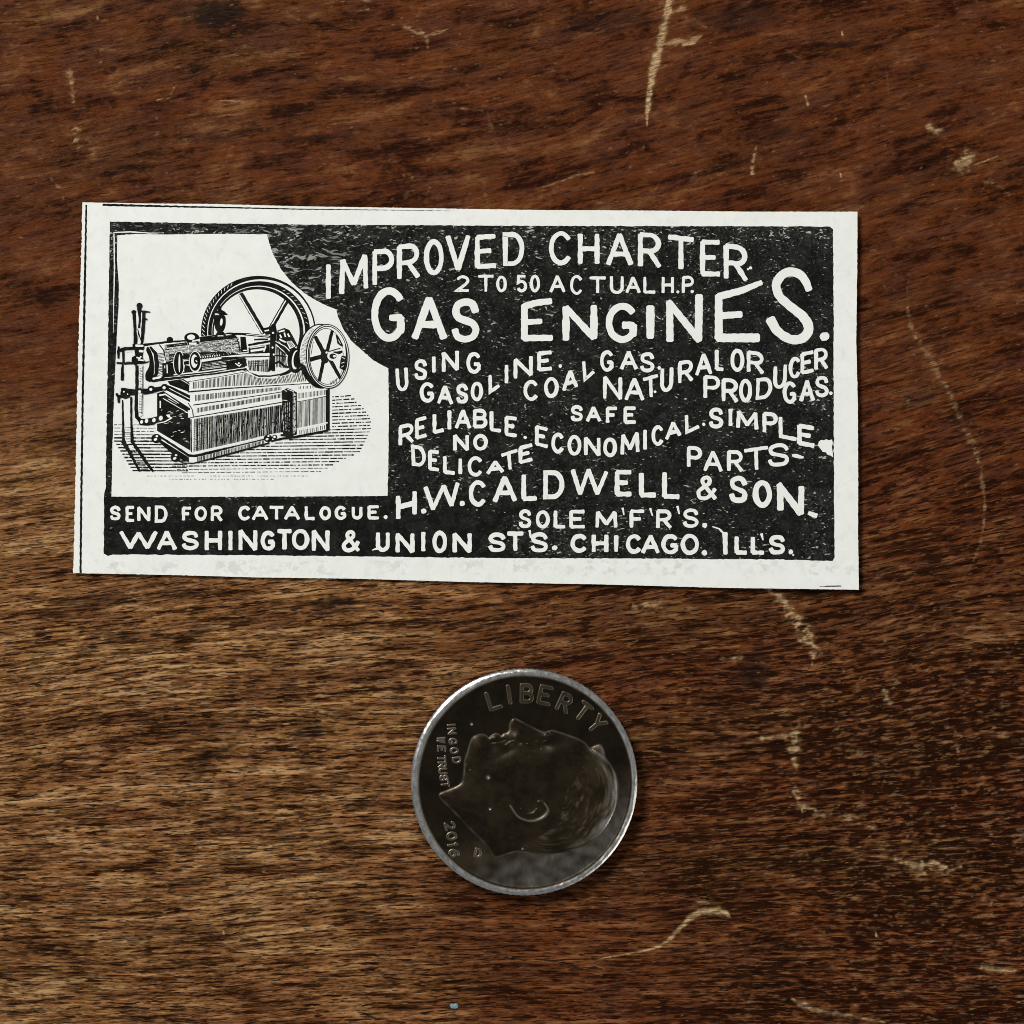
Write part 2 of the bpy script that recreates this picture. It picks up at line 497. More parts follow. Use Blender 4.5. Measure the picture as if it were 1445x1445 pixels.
    scratch([(1148, 1150), (1180, 1150), (1215, 1158), (1236, 1170)], [4, 9, 8, 5], 0.62, 0.7, 0.26)
    scratch([(850, 1352), (885, 1346), (930, 1336), (950, 1320), (965, 1304), (982, 1290), (1002, 1285), (1022, 1288), (1030, 1294)], [1, 2, 3, 4.5, 5.5, 6, 8, 7, 2], 0.92, 0.30)
    scratch([(978, 1276), (998, 1272), (1016, 1276)], [3, 6, 3], 0.55, 0.7, 0.25)
    scratch([(1118, 1410), (1135, 1420), (1160, 1427), (1205, 1435), (1250, 1443)], [3, 7, 5, 4, 2], 0.72, 0.45)
    scratch([(1265, 1212), (1300, 1222), (1340, 1226)], [6, 13, 6], 0.78, 0.8, 0.28)
    scratch([(1285, 1236), (1330, 1231), (1356, 1224)], [3, 6, 3], 0.7, 0.6, 0.15)
    scratch([(1380, 1364), (1405, 1368), (1440, 1370)], [3, 6, 3], 0.75, 0.6, 0.15)
    scratch([(1240, 1395), (1262, 1385)], [4, 6], 0.4, 0.7, 0.3)
    scratch([(1215, 1305), (1232, 1312)], [5, 4], 0.5, 0.7, 0.2)
    scratch([(1248, 975), (1254, 992)], [6, 6], 0.7, 0.7, 0.15)
    scratch([(1196, 1065), (1214, 1063)], [7, 4], 0.65, 0.7, 0.2)
    scratch([(895, 856), (930, 852)], [5, 7], 0.68, 0.7, 0.15)
    scratch([(1020, 932), (1046, 928)], [6, 6], 0.7, 0.7, 0.15)
    scratch([(1090, 926), (1112, 920)], [4, 3], 0.5, 0.7, 0.2)
    scratch([(1313, 182), (1324, 184)], [10, 9], 0.8, 0.5)
    scratch([(1356, 234), (1368, 222)], [13, 13], 0.88, 0.45)
    scratch([(1366, 236), (1408, 220)], [2, 1.5], 0.6, 0.3)
    scratch([(1067, 207), (1063, 228), (1062, 246)], [2, 4, 4], 0.7, 0.5, 0.2)
    scratch([(1137, 136), (1140, 148)], [3, 3], 0.7, 0.4)
    scratch([(1250, 90), (1254, 130)], [2.5, 2], 0.35, 0.5, 0.2)
    scratch([(1390, 258), (1410, 262), (1424, 276)], [3, 4, 4], 0.45, 0.7, 0.3)
    scratch([(570, 38), (590, 44), (600, 52), (604, 68)], [4, 5, 6, 2], 0.7, 0.5, 0.1)
    scratch([(602, 50), (632, 41)], [5, 1.5], 0.65, 0.5, 0.1)
    scratch([(764, 265), (790, 256), (815, 247), (838, 243)], [1, 2.5, 2.5, 3], 0.55, 0.4)
    scratch([(785, 99), (750, 108)], [1.8, 0.8], 0.6, 0.4)
    scratch([(845, 286), (872, 284)], [4, 3], 0.5, 0.6, 0.2)
    scratch([(650, 153), (682, 156)], [1.6, 1.6], 0.5, 0.4)
    scratch([(688, 160), (694, 182)], [3, 4], 0.35, 0.7, 0.3)
    scratch([(575, 240), (584, 262), (572, 278)], [5, 4, 4], 0.45, 0.7, 0.35)
    scratch([(682, 262), (690, 294)], [3, 2], 0.4, 0.6, 0.3)
    scratch([(494, 17), (520, 13)], [2.5, 2.5], 0.6, 0.5)
    scratch([(508, -2), (520, 1)], [3, 4], 0.6, 0.5)
    scratch([(96, 92), (101, 118), (105, 150)], [5, 6, 3], 0.6, 0.8, 0.32)
    scratch([(106, 178), (108, 200), (114, 214)], [7, 8, 5], 0.62, 0.8, 0.32)
    scratch([(293, 142), (320, 142), (343, 143)], [1, 1.4, 3], 0.75, 0.3)
    scratch([(222, 142), (237, 136), (246, 124)], [2, 4, 2], 0.6, 0.5, 0.2)
    scratch([(358, 119), (372, 117)], [3, 3], 0.45, 0.5)
    scratch([(135, 69), (156, 70)], [4, 4], 0.4, 0.7, 0.2)
    scratch([(70, 250), (86, 266), (92, 262)], [2, 3, 2], 0.5, 0.7, 0.3)
    scratch([(372, 930), (366, 944), (380, 930)], [5, 7, 5], 0.45, 0.7, 0.3)
    scratch([(218, 1148), (235, 1152), (243, 1146)], [4, 6, 4], 0.5, 0.6, 0.2)
    scratch([(158, 1136), (190, 1135)], [1.5, 2.5], 0.5, 0.5)
    scratch([(110, 930), (126, 918)], [3, 4], 0.35, 0.6, 0.2)
    scratch([(285, 1105), (315, 1098)], [2, 4], 0.3, 0.6, 0.2)
    scratch([(0, 1398), (22, 1395)], [5, 5], 0.5, 0.7, 0.3)
    scratch([(140, 1258), (160, 1240)], [3, 4], 0.35, 0.6, 0.2)
    rs = np.random.RandomState(4)
    for _ in range(70):                                         # fine nicks all over, most of them along the fibres
        a0, b0 = rs.uniform(0, 1445), rs.uniform(0, 1445)
        if rs.rand() < 0.55 and a0 < 800 and b0 > 800: continue
        an = rs.normal(-0.12, 0.25) if rs.rand() < 0.7 else rs.uniform(-1.5, 1.5)
        ln = rs.uniform(5, 26)
        scratch([(a0, b0), (a0 + ln * math.cos(an), b0 + ln * math.sin(an))], [rs.uniform(.6, 1.8), rs.uniform(.6, 2.4)], rs.uniform(.20, .50), 0.6, 0.12)
    for (sx, sy) in ((1188, 47), (1186, 247), (1131, 1143), (315, 1316), (137, 25), (1236, 1319)):
        scratch([(sx, sy - 2), (sx + 1, sy + 2)], [2.2, 2.2], 1.0, 0.0)
    # dark blots
    stain = np.zeros_like(x)
    for (bx, by, rx, ry, s) in ((305, 18, 46, 22, 1.0), (268, 14, 36, 14, 0.6), (160, 97, 7, 5, 0.9), (276, 98, 9, 4, 0.8), (850, 30, 70, 20, 0.55), (1050, 25, 70, 22, 0.5),
                                (1066, 945, 26, 30, 0.75), (436, 1030, 26, 16, 0.65), (310, 1062, 22, 8, 0.6), (130, 848, 60, 10, 0.7), (244, 838, 40, 10, 0.5), (470, 855, 40, 14, 0.6),
                                (150, 470, 70, 14, 0.4), (1300, 560, 30, 16, 0.5), (180, 900, 26, 8, 0.5), (286, 888, 22, 8, 0.6), (1300, 1298, 24, 14, 0.5), (1080, 190, 40, 14, 0.55),
                                (500, 1138, 20, 6, 0.7), (812, 1368, 12, 5, 0.9), (860, 1290, 50, 10, 0.3), (250, 1310, 60, 9, 0.3), (310, 190, 70, 7, 0.65), (440, 195, 60, 6, 0.7), (900, 155, 30, 4, 0.7), (1190, 63, 28, 5, 0.8)):
        q = ((x - bx) / rx) ** 2 + ((y - by + 0.10 * (x - bx)) / ry) ** 2
        q = q * (1 + 0.9 * noise(x / 14, y / 6, 61) + 0.5 * noise(x / 6, y / 3, 62))
        stain = np.maximum(stain, s * sstep(1.25, 0.25, q))
    scr *= 1 - 0.35 * pore
    pore = pore * (1 - 0.7 * scr)
    # relief: pores are cut in, ridges stand between them; nothing stands above z = 0
    z = -0.000040 * pore - 0.000022 * np.clip(0.7 - tone, 0, 1) - 0.000010 * scr + 0.000008 * noise(U / 40, V / 7, 71) + 0.000006 * fbm(U / 12, V / 2.5, 72, 2) - 0.000030
    z = np.minimum(z, 0)
    verts = np.stack([gx.ravel(), gy.ravel(), z], -1)
    f = grid_faces(N, N)
    # skirt: 25 mm of board below the top face
    nv = len(verts)
    idx = np.arange(N * N).reshape(N, N)
    loop = np.concatenate([idx[0, :], idx[1:, -1], idx[-1, -2::-1], idx[-2:0:-1, 0]])
    low = verts[loop].copy(); low[:, 2] = -0.025
    verts = np.concatenate([verts, low])
    k = np.arange(len(loop)); k2 = (k + 1) % len(loop)
    skirt = np.stack([loop[k2], loop[k], nv + k, nv + k2], -1)
    n1 = N - 1
    bottom = np.array([[nv, nv + 3 * n1, nv + 2 * n1, nv + n1]])
    me = mesh_np('tabletop', verts, np.concatenate([f, skirt, bottom]))
    pad = len(low)

    def ext(a): return np.concatenate([a, np.full(pad, a.mean())])
    set_attr(me, 'wood_marks', np.stack([ext(np.clip(tone, 0, 1)), ext(np.clip(pore, 0, 1)), ext(fleck), ext(np.clip(scr, 0, 1))], -1))
    set_attr(me, 'wood_wear', np.stack([ext(worn), ext(red), ext(stain), ext(fib)], -1))
    set_attr(me, 'wood_grain', np.stack([ext(U), ext(V), ext(np.zeros_like(x)), ext(np.ones_like(x))], -1))
    o = link_mesh('tabletop', me, [M_WOOD])
    tag(o, 'worn dark brown wooden table top with scratches and open grain', 'table top', kind='structure')
    return o


# ------------------------------------------------------------------ the printed cutting
T_PAPER = 0.00010                       # thickness of the sheet
LIFT = 0.00015
PX0, PX1 = 104.0, 1211.0
KNOT = 36.0


def curl(px):
    def f(t): return 0.00030 * max(0.0, (t - 0.60) / 0.40) ** 2 + 0.00006 * max(0.0, (0.25 - t) / 0.25) ** 2
    a = math.floor(px / KNOT) * KNOT
    t0, t1 = (a - PX0) / (PX1 - PX0), (a + KNOT - PX0) / (PX1 - PX0)
    w = (px - a) / KNOT
    return f(t0) * (1 - w) + f(t1) * w


class Ink:
    """flat shapes of ink or bare paper laid on the sheet, each a hair above the one before"""

    def __init__(self, z0, dz=1.6e-7):
        self.v, self.f, self.mi = [], [], []
        self.z, self.dz = z0, dz

    def up(self): self.z += self.dz

    def poly(self, pts, mat=0):
        self.up()
        b = len(self.v)
        self.v += [(x, y, self.z) for x, y in pts]
        self.f.append(tuple(range(b, b + len(pts)))); self.mi.append(mat)

    def stroke(self, pts, w, mat=0, closed=False, jit=0.25, step=2.2, cap=0.35):
        """ribbon along pts; w a width or a list of widths along it"""
        self.up()
        ws = w if isinstance(w, (list, tuple)) else [w, w]
        cum = [0.0]
        src = list(pts) + ([pts[0]] if closed else [])
        for a, b in zip(src, src[1:]):
            cum.append(cum[-1] + math.hypot(b[0] - a[0], b[1] - a[1]))
        L = cum[-1] or 1e-6
        dense, corner = [], []
        for i in range(len(src) - 1):
            a, b = src[i], src[i + 1]
            d = cum[i + 1] - cum[i]
            n = max(1, int(d / step))
            for j in range(n):
                t = j / n
                dense.append((a[0] + (b[0] - a[0]) * t, a[1] + (b[1] - a[1]) * t, (cum[i] + d * t) / L))
        if not closed: dense.append((src[-1][0], src[-1][1], 1.0))
        n = len(dense)
        ph = random.random() * 100
        b0 = len(self.v)
        for i, (x, y, t) in enumerate(dense):
            p = dense[(i - 1) % n] if (closed or i > 0) else None
            q = dense[(i + 1) % n] if (closed or i < n - 1) else None
            d1 = Vector((x - p[0], y - p[1])) if p else None
            d2 = Vector((q[0] - x, q[1] - y)) if q else None
            d1 = d1.normalized() if d1 and d1.length > 1e-9 else d2
            d2 = d2.normalized() if d2 and d2.length > 1e-9 else d1
            d1 = d1.normalized(); d2 = d2.normalized()
            tn = d1 + d2
            if tn.length < 1e-6: tn = d1
            tn.normalize()
            nv = Vector((-tn.y, tn.x))
            m = 1.0 / max(0.38, nv.dot(Vector((-d1.y, d1.x))))
            pos = t * (len(ws) - 1); k = min(int(pos), len(ws) - 2)
            hw = 0.5 * (ws[k] + (ws[k + 1] - ws[k]) * (pos - k))
            j1 = jit * (math.sin(ph + i * 1.3) * 0.6 + random.uniform(-.6, .6))
            j2 = jit * (math.sin(ph * 1.7 + i * 1.1) * 0.6 + random.uniform(-.6, .6))
            if hw < 1.2: j1 *= 0.6; j2 *= 0.6
            zz = self.z + self.dz * 0.5 * i / n
            self.v.append((x + nv.x * (hw * m + j1), y + nv.y * (hw * m + j1), zz))
            self.v.append((x - nv.x * (hw * m + j2), y - nv.y * (hw * m + j2), zz))
            if (i == 0 or i == n - 1) and not closed and cap > 0:       # softly blunted end
                e = -tn if i == 0 else tn
                c1 = (x + nv.x * hw * 0.62 + e.x * hw * cap, y + nv.y * hw * 0.62 + e.y * hw * cap, zz)
                c2 = (x - nv.x * hw * 0.62 + e.x * hw * cap, y - nv.y * hw * 0.62 + e.y * hw * cap, zz)
                dense[i] = dense[i] + ((c1, c2),)
        for i in range(n if closed else n - 1):
            a = b0 + 2 * i; b = b0 + 2 * ((i + 1) % n)
            self.f.append((a, b, b + 1, a + 1)); self.mi.append(mat)
        if not closed and cap > 0:
            for i in (0, n - 1):
                if len(dense[i]) > 3:
                    c1, c2 = dense[i][3]
                    k = len(self.v)
                    self.v += [c1, c2]
                    a = b0 + 2 * i
                    self.f.append((a, a + 1, k + 1, k)); self.mi.append(mat)

    def ell(self, cx, cy, rx, ry, mat=0, rot=0.0, n=48):
        c, s = math.cos(rot), math.sin(rot)
        self.poly([(cx + rx * math.cos(a) * c - ry * math.sin(a) * s, cy + rx * math.cos(a) * s + ry * math.sin(a) * c)
                   for a in (2 * math.pi * i / n for i in range(n))], mat)

    def dot(self, cx, cy, r, mat=0):
        self.poly([(cx + r * (1 + random.uniform(-.15, .15)) * math.cos(a), cy + r * (1 + random.uniform(-.15, .15)) * math.sin(a))
                   for a in (2 * math.pi * i / 12 for i in range(12))], mat)

    def hatch(self, top, bot, n, w, mat=0, gap=0.0, jit=0.2, ext=0.0):
        """lines ruled from the polyline top to the polyline bot, all in one level"""
        dz, self.dz = self.dz, self.dz * 0.02
        self._hatch(top, bot, n, w, mat, gap, jit, ext)
        self.dz = dz; self.up()

    def _hatch(self, top, bot, n, w, mat, gap, jit, ext):
        def at(pl, t):
            ds = [math.hypot(q[0] - p[0], q[1] - p[1]) for p, q in zip(pl, pl[1:])]
            s_ = t * sum(ds); k = 0
            while k < len(ds) - 1 and s_ > ds[k]:
                s_ -= ds[k]; k += 1
            f = s_ / (ds[k] or 1e-9)
            return (pl[k][0] + (pl[k + 1][0] - pl[k][0]) * f, pl[k][1] + (pl[k + 1][1] - pl[k][1]) * f)
        for i in range(n):
            t = (i + 0.5 + random.uniform(-.2, .2)) / n
            a, b = at(top, t), at(bot, t)
            if gap <= 0:
                e = random.uniform(-ext, ext) if ext else 0
                self.stroke([a, (b[0] + (b[0] - a[0]) * e, b[1] + (b[1] - a[1]) * e)], w * random.uniform(.75, 1.25), mat, jit=jit)
            else:
                L = math.hypot(b[0] - a[0], b[1] - a[1]); s = 0.0
                while s < L - 0.5:
                    ln = random.uniform(2.0, 14.0) * (1.2 - gap)
                    e = min(L, s + ln)
                    if e - s > 0.8:
                        self.stroke([(a[0] + (b[0] - a[0]) * s / L, a[1] + (b[1] - a[1]) * s / L),
                                     (a[0] + (b[0] - a[0]) * e / L, a[1] + (b[1] - a[1]) * e / L)], w * random.uniform(.7, 1.3), mat, jit=jit)
                    s = e + random.uniform(0.8, 3.0) * (0.4 + gap)

    def build(self, name, mats, parent):
        bm = bmesh.new()
        vs_ = [bm.verts.new((*P(x, y), z)) for x, y, z in self.v]
        for f, m in zip(self.f, self.mi):
            try:
                fc = bm.faces.new([vs_[i] for i in f]); fc.material_index = m
            except ValueError:
                pass
        bmesh.ops.triangulate(bm, faces=[f for f in bm.faces if len(f.verts) > 4], ngon_method='EAR_CLIP')
        return finish_flat(bm, name, mats, parent)


def finish_flat(bm, name, mats, parent, both=False):
    """cut at the curl's knots, bend onto the sheet, face upward"""
    xs = [v.co.x for v in bm.verts]
    a, b = min(xs) / K + 722.5, max(xs) / K + 722.5
    k = math.ceil(a / KNOT)
    while k * KNOT < b:
        bmesh.ops.bisect_plane(bm, geom=bm.verts[:] + bm.edges[:] + bm.faces[:], plane_co=(P(k * KNOT, 0)[0], 0, 0), plane_no=(1, 0, 0), dist=1e-9)
        k += 1
    for v in bm.verts:
        v.co.z += curl(v.co.x / K + 722.5)
    if not both:
        bm.normal_update()
        rev = [f for f in bm.faces if f.normal.z < 0]
        if rev: bmesh.ops.reverse_faces(bm, faces=rev)
    me = bpy.data.meshes.new(name)
    bm.to_mesh(me); bm.free()
    return link_mesh(name, me, mats, parent)


def ragged(pts, amp, step=3.0, closed=True):
    out = []
    n = len(pts)
    for i in range(n if closed else n - 1):
        a, b = pts[i], pts[(i + 1) % n]
        d = math.hypot(b[0] - a[0], b[1] - a[1]); m = max(1, int(d / step))
        nx, ny = (-(b[1] - a[1]) / d, (b[0] - a[0]) / d)
        am = amp(i) if callable(amp) else amp
        for j in range(m):
            t = j / m
            q = 0 if j == 0 else random.gauss(0, am * 0.55)
            out.append((a[0] + (b[0] - a[0]) * t + nx * q, a[1] + (b[1] - a[1]) * t + ny * q))
    return out


def arc(cx, cy, rx, ry, a0, a1, n=14):
    return [(cx + rx * math.cos(math.radians(a0 + (a1 - a0) * i / n)), cy + ry * math.sin(math.radians(a0 + (a1 - a0) * i / n))) for i in range(n + 1)]


GLYPH = {                                # centre lines in a unit box, y up; a '*' first marks a closed line
    'A': [[(0, 0), (.5, 1)], [(.5, 1), (1, 0)], [(.2, .34), (.8, .34)]],
    'B': [[(0, 0), (0, 1)], [(0, 1), (.5, 1)] + arc(.55, .76, .38, .24, 85, -85, 8) + [(0, .52)], [(.5, .52)] + arc(.58, .26, .42, .26, 85, -85, 8) + [(0, 0)]],
    'C': [arc(.52, .5, .52, .5, 38, 322, 22)],
    'D': [[(0, 0), (0, 1), (.42, 1)] + arc(.45, .5, .55, .5, 80, -80, 14) + [(.42, 0), (0, 0), (0, .08)]],
    'E': [[(0, 0), (0, 1)], [(0, 1), (.98, 1)], [(0, 0), (1, 0)], [(0, .52), (.74, .52)]],
    'F': [[(0, 0), (0, 1)], [(0, 1), (1, 1)], [(0, .52), (.72, .52)]],
    'G': [arc(.52, .5, .52, .5, 40, 322, 24), [(.94, .12), (.94, .43)], [(.96, .43), (.56, .43)]],
    'H': [[(0, 0), (0, 1)], [(1, 0), (1, 1)], [(0, .5), (1, .5)]],
    'I': [[(.5, 0), (.5, 1)]],
    'L': [[(0, 1), (0, 0)], [(0, 0), (1, 0)]],
    'M': [[(0, 0), (0.05, 1)], [(.05, 1), (.5, .2)], [(.5, .2), (.95, 1)], [(.95, 1), (1, 0)]],
    'N': [[(0, 0), (0, 1)], [(0, 1), (1, 0)], [(1, 0), (1, 1)]],
    'O': ['*', arc(.5, .5, .5, .5, 0, 345, 23)],
    'P': [[(0, 0), (0, 1)], [(0, 1), (.5, 1)] + arc(.55, .74, .45, .26, 85, -85, 8) + [(0, .48)]],
    'R': [[(0, 0), (0, 1)], [(0, 1), (.5, 1)] + arc(.52, .74, .43, .26, 85, -85, 8) + [(0, .48)], [(.46, .48), (1, 0)]],
    'S': [smooth_pts([(.96, .74), (.82, .94), (.5, 1.0), (.16, .92), (.06, .74), (.18, .58), (.5, .5), (.84, .41), (.97, .25), (.84, .06), (.48, 0), (.14, .06), (.02, .25)], 3)],
    'T': [[(0, 1), (1, 1)], [(.5, 1), (.5, 0)]],
    'U': [[(0, 1), (0, .34)] + arc(.5, .34, .5, .34, 190, 350, 12) + [(1, .34), (1, 1)]],
    'V': [[(0, 1), (.5, 0)], [(.5, 0), (1, 1)]],
    'W': [[(0, 1), (.26, 0)], [(.26, 0), (.5, .92)], [(.5, .92), (.76, 0)], [(.76, 0), (1, 1)]],
    'Y': [[(0, 1), (.5, .5), (1, 1)], [(.5, .5), (.5, 0)]],
    '0': ['*', arc(.5, .5, .5, .5, 0, 345, 23)],
    '1': [[(.3, .86), (.5, 1), (.5, 0)]],
    '2': [arc(.5, .72, .46, .28, 160, -20, 10) + [(.72, .42), (0, 0), (1, 0)]],
    '5': [[(.9, 1), (.12, 1), (.06, .56), (.3, .63)] + arc(.5, .32, .48, .32, 95, -150, 14)],
    '6': [smooth_pts([(.85, .92), (.5, .98), (.12, .66), (.03, .3), (.2, .04), (.55, 0), (.92, .16), (.95, .4), (.65, .58), (.3, .52), (.08, .34)], 4)],
    '&': [smooth_pts([(1, 0), (.62, .38), (.28, .76), (.34, .95), (.52, 1), (.68, .9), (.62, .7), (.3, .52), (.05, .32), (.1, .08), (.36, 0), (.62, .08), (.85, .28), (.98, .46)], 4)],
}


def glyph(ink, ch, x0, x1, yt, yb, w, slope=0.0, lean=0.0, mat=0):
    """ch in the box x0..x1, yt..yb (photograph pixels); slope tips the base line, lean the stems"""
    h = w * 0.5
    cx, cy = (x0 + x1) / 2, (yt + yb) / 2
    gx0, gx1 = (x0 + h, x1 - h) if ch != 'I' else (cx, cx)
    if ch in 'AVWMN': gx0, gx1 = x0 + h * 0.85, x1 - h * 0.85
    closed = False
    for s in GLYPH[ch]:
        if s == '*':
            closed = True; continue
        pts = []
        for u, v in s:
            X = gx0 + (gx1 - gx0) * u
            Y = (yb - h * 0.9) + ((yt + h * 0.9) - (yb - h * 0.9)) * v
            pts.append((X + lean * (cy - Y), Y + slope * (X - cx)))
        ws = [w * 1.05 * random.uniform(.86, 1.14) for _ in range(5)]
        if closed: ws[-1] = ws[0]
        ink.stroke(pts, ws, mat, closed=closed, jit=0.30 if w > 5 else 0.22)
        closed = False


# windows of the photograph in which the letters were measured: origin and enlargement
V2, V3 = (440, 290, 3.803), (820, 290, 3.6125)
V4, V5, V6 = (480, 560, 3.803), (850, 560, 3.803), (100, 560, 3.803)
V0 = (0, 0, 1.0)


def letters(ink, view, w, items):
    ox, oy, s = view
    z0 = ink.z
    for it in items:
        ink.z = z0
        ch, x0, x1, yt, yb = it[:5]
        sl = it[5] if len(it) > 5 else 0.0
        ln = it[6] if len(it) > 6 else 0.0
        ww = it[7] if len(it) > 7 else w
        glyph(ink, ch, ox + x0 / s, ox + x1 / s, oy + yt / s, oy + yb / s, ww, sl, ln)
    ink.z = z0


def marks(ink, view, items):
    """full stops and other single strokes: (x, y, radius) or (points, width)"""
    ox, oy, s = view
    z0 = ink.z
    for it in items:
        ink.z = z0 + 4e-6
        if len(it) == 3:
            ink.dot(ox + it[0] / s, oy + it[1] / s, it[2])
        else:
            ink.stroke([(ox + a / s, oy + b / s) for a, b in it[0]], it[1], 0, jit=0.3)
    ink.z = z0


def build_clipping():
    ztop = LIFT + T_PAPER
    root = empty('paper_clipping', (*P(657, 558), 0.0))
    tag(root, 'white printed newspaper cutting with black advertisement block and engine engraving', 'newspaper clipping')
    off = root.location.copy()

    # --- the sheet
    corners = [(117, 286), (210, 287.6), (300, 288.2), (420, 291.4), (620, 294.5), (760, 296.8), (900, 297.4), (1060, 299.3), (1209, 299.5), (1208.6, 380), (1207.2, 480), (1209.6, 570), (1210, 660), (1209.8, 750), (1211, 832), (1010, 829.2), (850, 824.6), (660, 821.2), (500, 816.5), (360, 814.6), (250, 811.5), (104, 808.5), (108, 640), (111.5, 480), (115, 370)]
    out = ragged(corners, lambda i: 0.7 if i >= 21 else (0.30 if 8 <= i < 14 else 0.22), 2.5)
    bm = bmesh.new()
    lo = [bm.verts.new((*P(x, y), LIFT)) for x, y in out]
    hi = [bm.verts.new((*P(x, y), ztop)) for x, y in out]
    n = len(out)
    for i in range(n):
        bm.faces.new((lo[i], lo[(i + 1) % n], hi[(i + 1) % n], hi[i]))
    bm.faces.new(hi); bm.faces.new(lo[::-1])
    bmesh.ops.recalc_face_normals(bm, faces=bm.faces)
    bmesh.ops.triangulate(bm, faces=[f for f in bm.faces if len(f.verts) > 4], ngon_method='EAR_CLIP')
    sheet = finish_flat(bm, 'paper_sheet', [M_PAPER], None, both=True)

    # --- thin rules left over from the neighbouring advertisements, on the sheet
    rules = []
    for pts, w in (([(122.5, 290), (120.5, 400), (117.5, 560), (115.5, 700), (114.3, 808)], [2.4, 3.4, 3.0, 3.2, 3.0]),
                   ([(146, 289.5), (230, 291.5), (330, 293.5), (420, 295.5), (560, 297), (640, 298)], [3.4, 2.6, 2.0, 1.4, 0.9, 0.4]),
                   ([(1156, 827.2), (1172, 827.0), (1186, 826.8)], [0.8, 1.8, 1.6])):
        r = Ink(ztop + 1.0e-6)
        r.stroke(pts, w, jit=0.35)
        rules.append(r.build('border_rule', [M_INK], None))

    # --- the black block, a ring of ink round the picture window
    blk = [(155.5, 313), (300, 315.5), (470, 317.5), (640, 318.5), (900, 319.5), (1100, 320), (1170, 320.5), (1174.5, 324), (1175.5, 440), (1175.5, 560), (1176, 700), (1177, 786), (1174, 791.5),
           (1100, 789.5), (900, 788), (700, 787.5), (480, 784.8), (300, 783), (160, 782.5), (153, 784.5), (147, 781), (147.5, 700), (149.5, 690), (150.5, 620), (152.5, 520), (154, 420)]
    ox, oy, s = 100, 270, 3.1413
    win = [(208, 196), (300, 190), (420, 193), (600, 190), (870, 191), (880, 230), (900, 285), (935, 350), (980, 405), (1035, 452), (1090, 486), (1135, 508), (1178, 525), (1184, 555), (1205, 605),
           (1240, 660), (1290, 705), (1345, 752), (1408, 786), (1410, 1000), (1408, 1200), (1404, 1350), (1100, 1352), (700, 1354), (400, 1355), (182, 1353), (185, 1180), (190, 1000), (196, 840), (206, 640), (214, 500), (214, 400), (206, 300)]
    win = [(ox + a / s, oy + b / s) for a, b in win]
    blk = ragged(blk, 0.55, 4.0); win = ragged(win, 0.35, 3.0)
    bm = bmesh.new()
    edges = []
    for loop in (blk, win):
        vv = [bm.verts.new((*P(x, y), ztop + 1.0e-6)) for x, y in loop]
        edges += [bm.edges.new((vv[i], vv[(i + 1) % len(vv)])) for i in range(len(vv))]
    bmesh.ops.triangle_fill(bm, edges=edges, use_beauty=True)
    block = finish_flat(bm, 'ink_block', [M_BLOCK], None)

    # --- lettering: bare paper standing in the block, one mesh for each line of text
    zl = ztop + 2.0e-6
    L = []

    def line(name, fill):
        k = Ink(zl, 1.6e-6); fill(k)
        L.append(k.build(name, [M_LETTER], None))

    def headline(k):
        letters(k, V2, 6.6, [('I', 76, 104, 310, 508), ('M', 150, 302, 272, 468, -.22), ('P', 326, 442, 236, 432, -.06), ('R', 458, 582, 208, 398, -.10), ('O', 603, 708, 184, 374, 0, 0),
                             ('V', 720, 850, 156, 354, -.03), ('E', 876, 996, 158, 338, -.07), ('D', 1026, 1140, 146, 324, -.03), ('C', 1272, 1398, 140, 320)])
        glyph(k, 'H', 815.5, 845.6, 328.5, 374.3, 6.4)
        letters(k, V3, 6.6, [('A', 128, 263, 140, 310), ('R', 290, 410, 142, 320, .06), ('T', 435, 581, 158, 332, .12), ('E', 606, 714, 178, 361, .02), ('R', 726, 850, 203, 386, .12)])
        marks(k, V3, [(862, 320, 2.2), (850, 326, 1.6)])
    line('headline', headline)

    def power(k):
        letters(k, V2, 4.0, [('2', 772, 848, 377, 464), ('T', 888, 980, 374, 468), ('O', 990, 1046, 378, 466), ('5', 1097, 1156, 374, 466), ('0', 1170, 1224, 374, 466), ('A', 1276, 1360, 374, 470)])
        glyph(k, 'C', 804.4, 822.4, 388.6, 416.2, 4.0)
        letters(k, V3, 4.0, [('T', 38, 130, 364, 451), ('U', 147, 216, 358, 451), ('A', 226, 302, 362, 450), ('L', 317, 382, 361, 449), ('H', 410, 472, 362, 451), ('P', 513, 574, 361, 451)])
        marks(k, V3, [(492, 441, 2.1), (565, 440, 2.3)])
    line('power_line', power)

    def engines(k):
        letters(k, V2, 9.6, [('G', 320, 505, 443, 728), ('A', 538, 724, 485, 727), ('S', 748, 902, 502, 734)])
        k2 = lambda pts, w: k.stroke([(440 + a / 3.803, 290 + b / 3.803) for a, b in pts], w, jit=.35)
        k2([(1284, 514), (1210, 522), (1141, 542)], [8.4, 9.2, 9.2]); k2([(1141, 536), (1141, 716)], [9.4, 9.6]); k2([(1138, 712), (1288, 711)], [9.2, 8.6]); k2([(1141, 628), (1232, 622)], [8.4, 7.2])
        glyph(k, 'N', 794.5, 842, 429, 482.5, 9.6, -.06)
        letters(k, V3, 9.8, [('G', 124, 290, 499, 700), ('I', 330, 374, 499, 692, 0, 0, 11)])
        k3 = lambda pts, w: k.stroke([(820 + a / 3.6125, 290 + b / 3.6125) for a, b in pts], w, jit=.35)
        k3([(452, 690), (450, 492)], [10.4, 9.6]); k3([(444, 492), (602, 688)], [9.5, 10.6]); k3([(597, 688), (600, 460)], [10.4, 11])
        k3([(918, 394), (820, 434), (700, 466)], [7.0, 9.6, 10.6]); k3([(700, 460), (700, 680)], [10.4, 11.4]); k3([(694, 676), (902, 676)], [11.8, 12.6]); k3([(700, 564), (815, 556)], [10, 9.4])
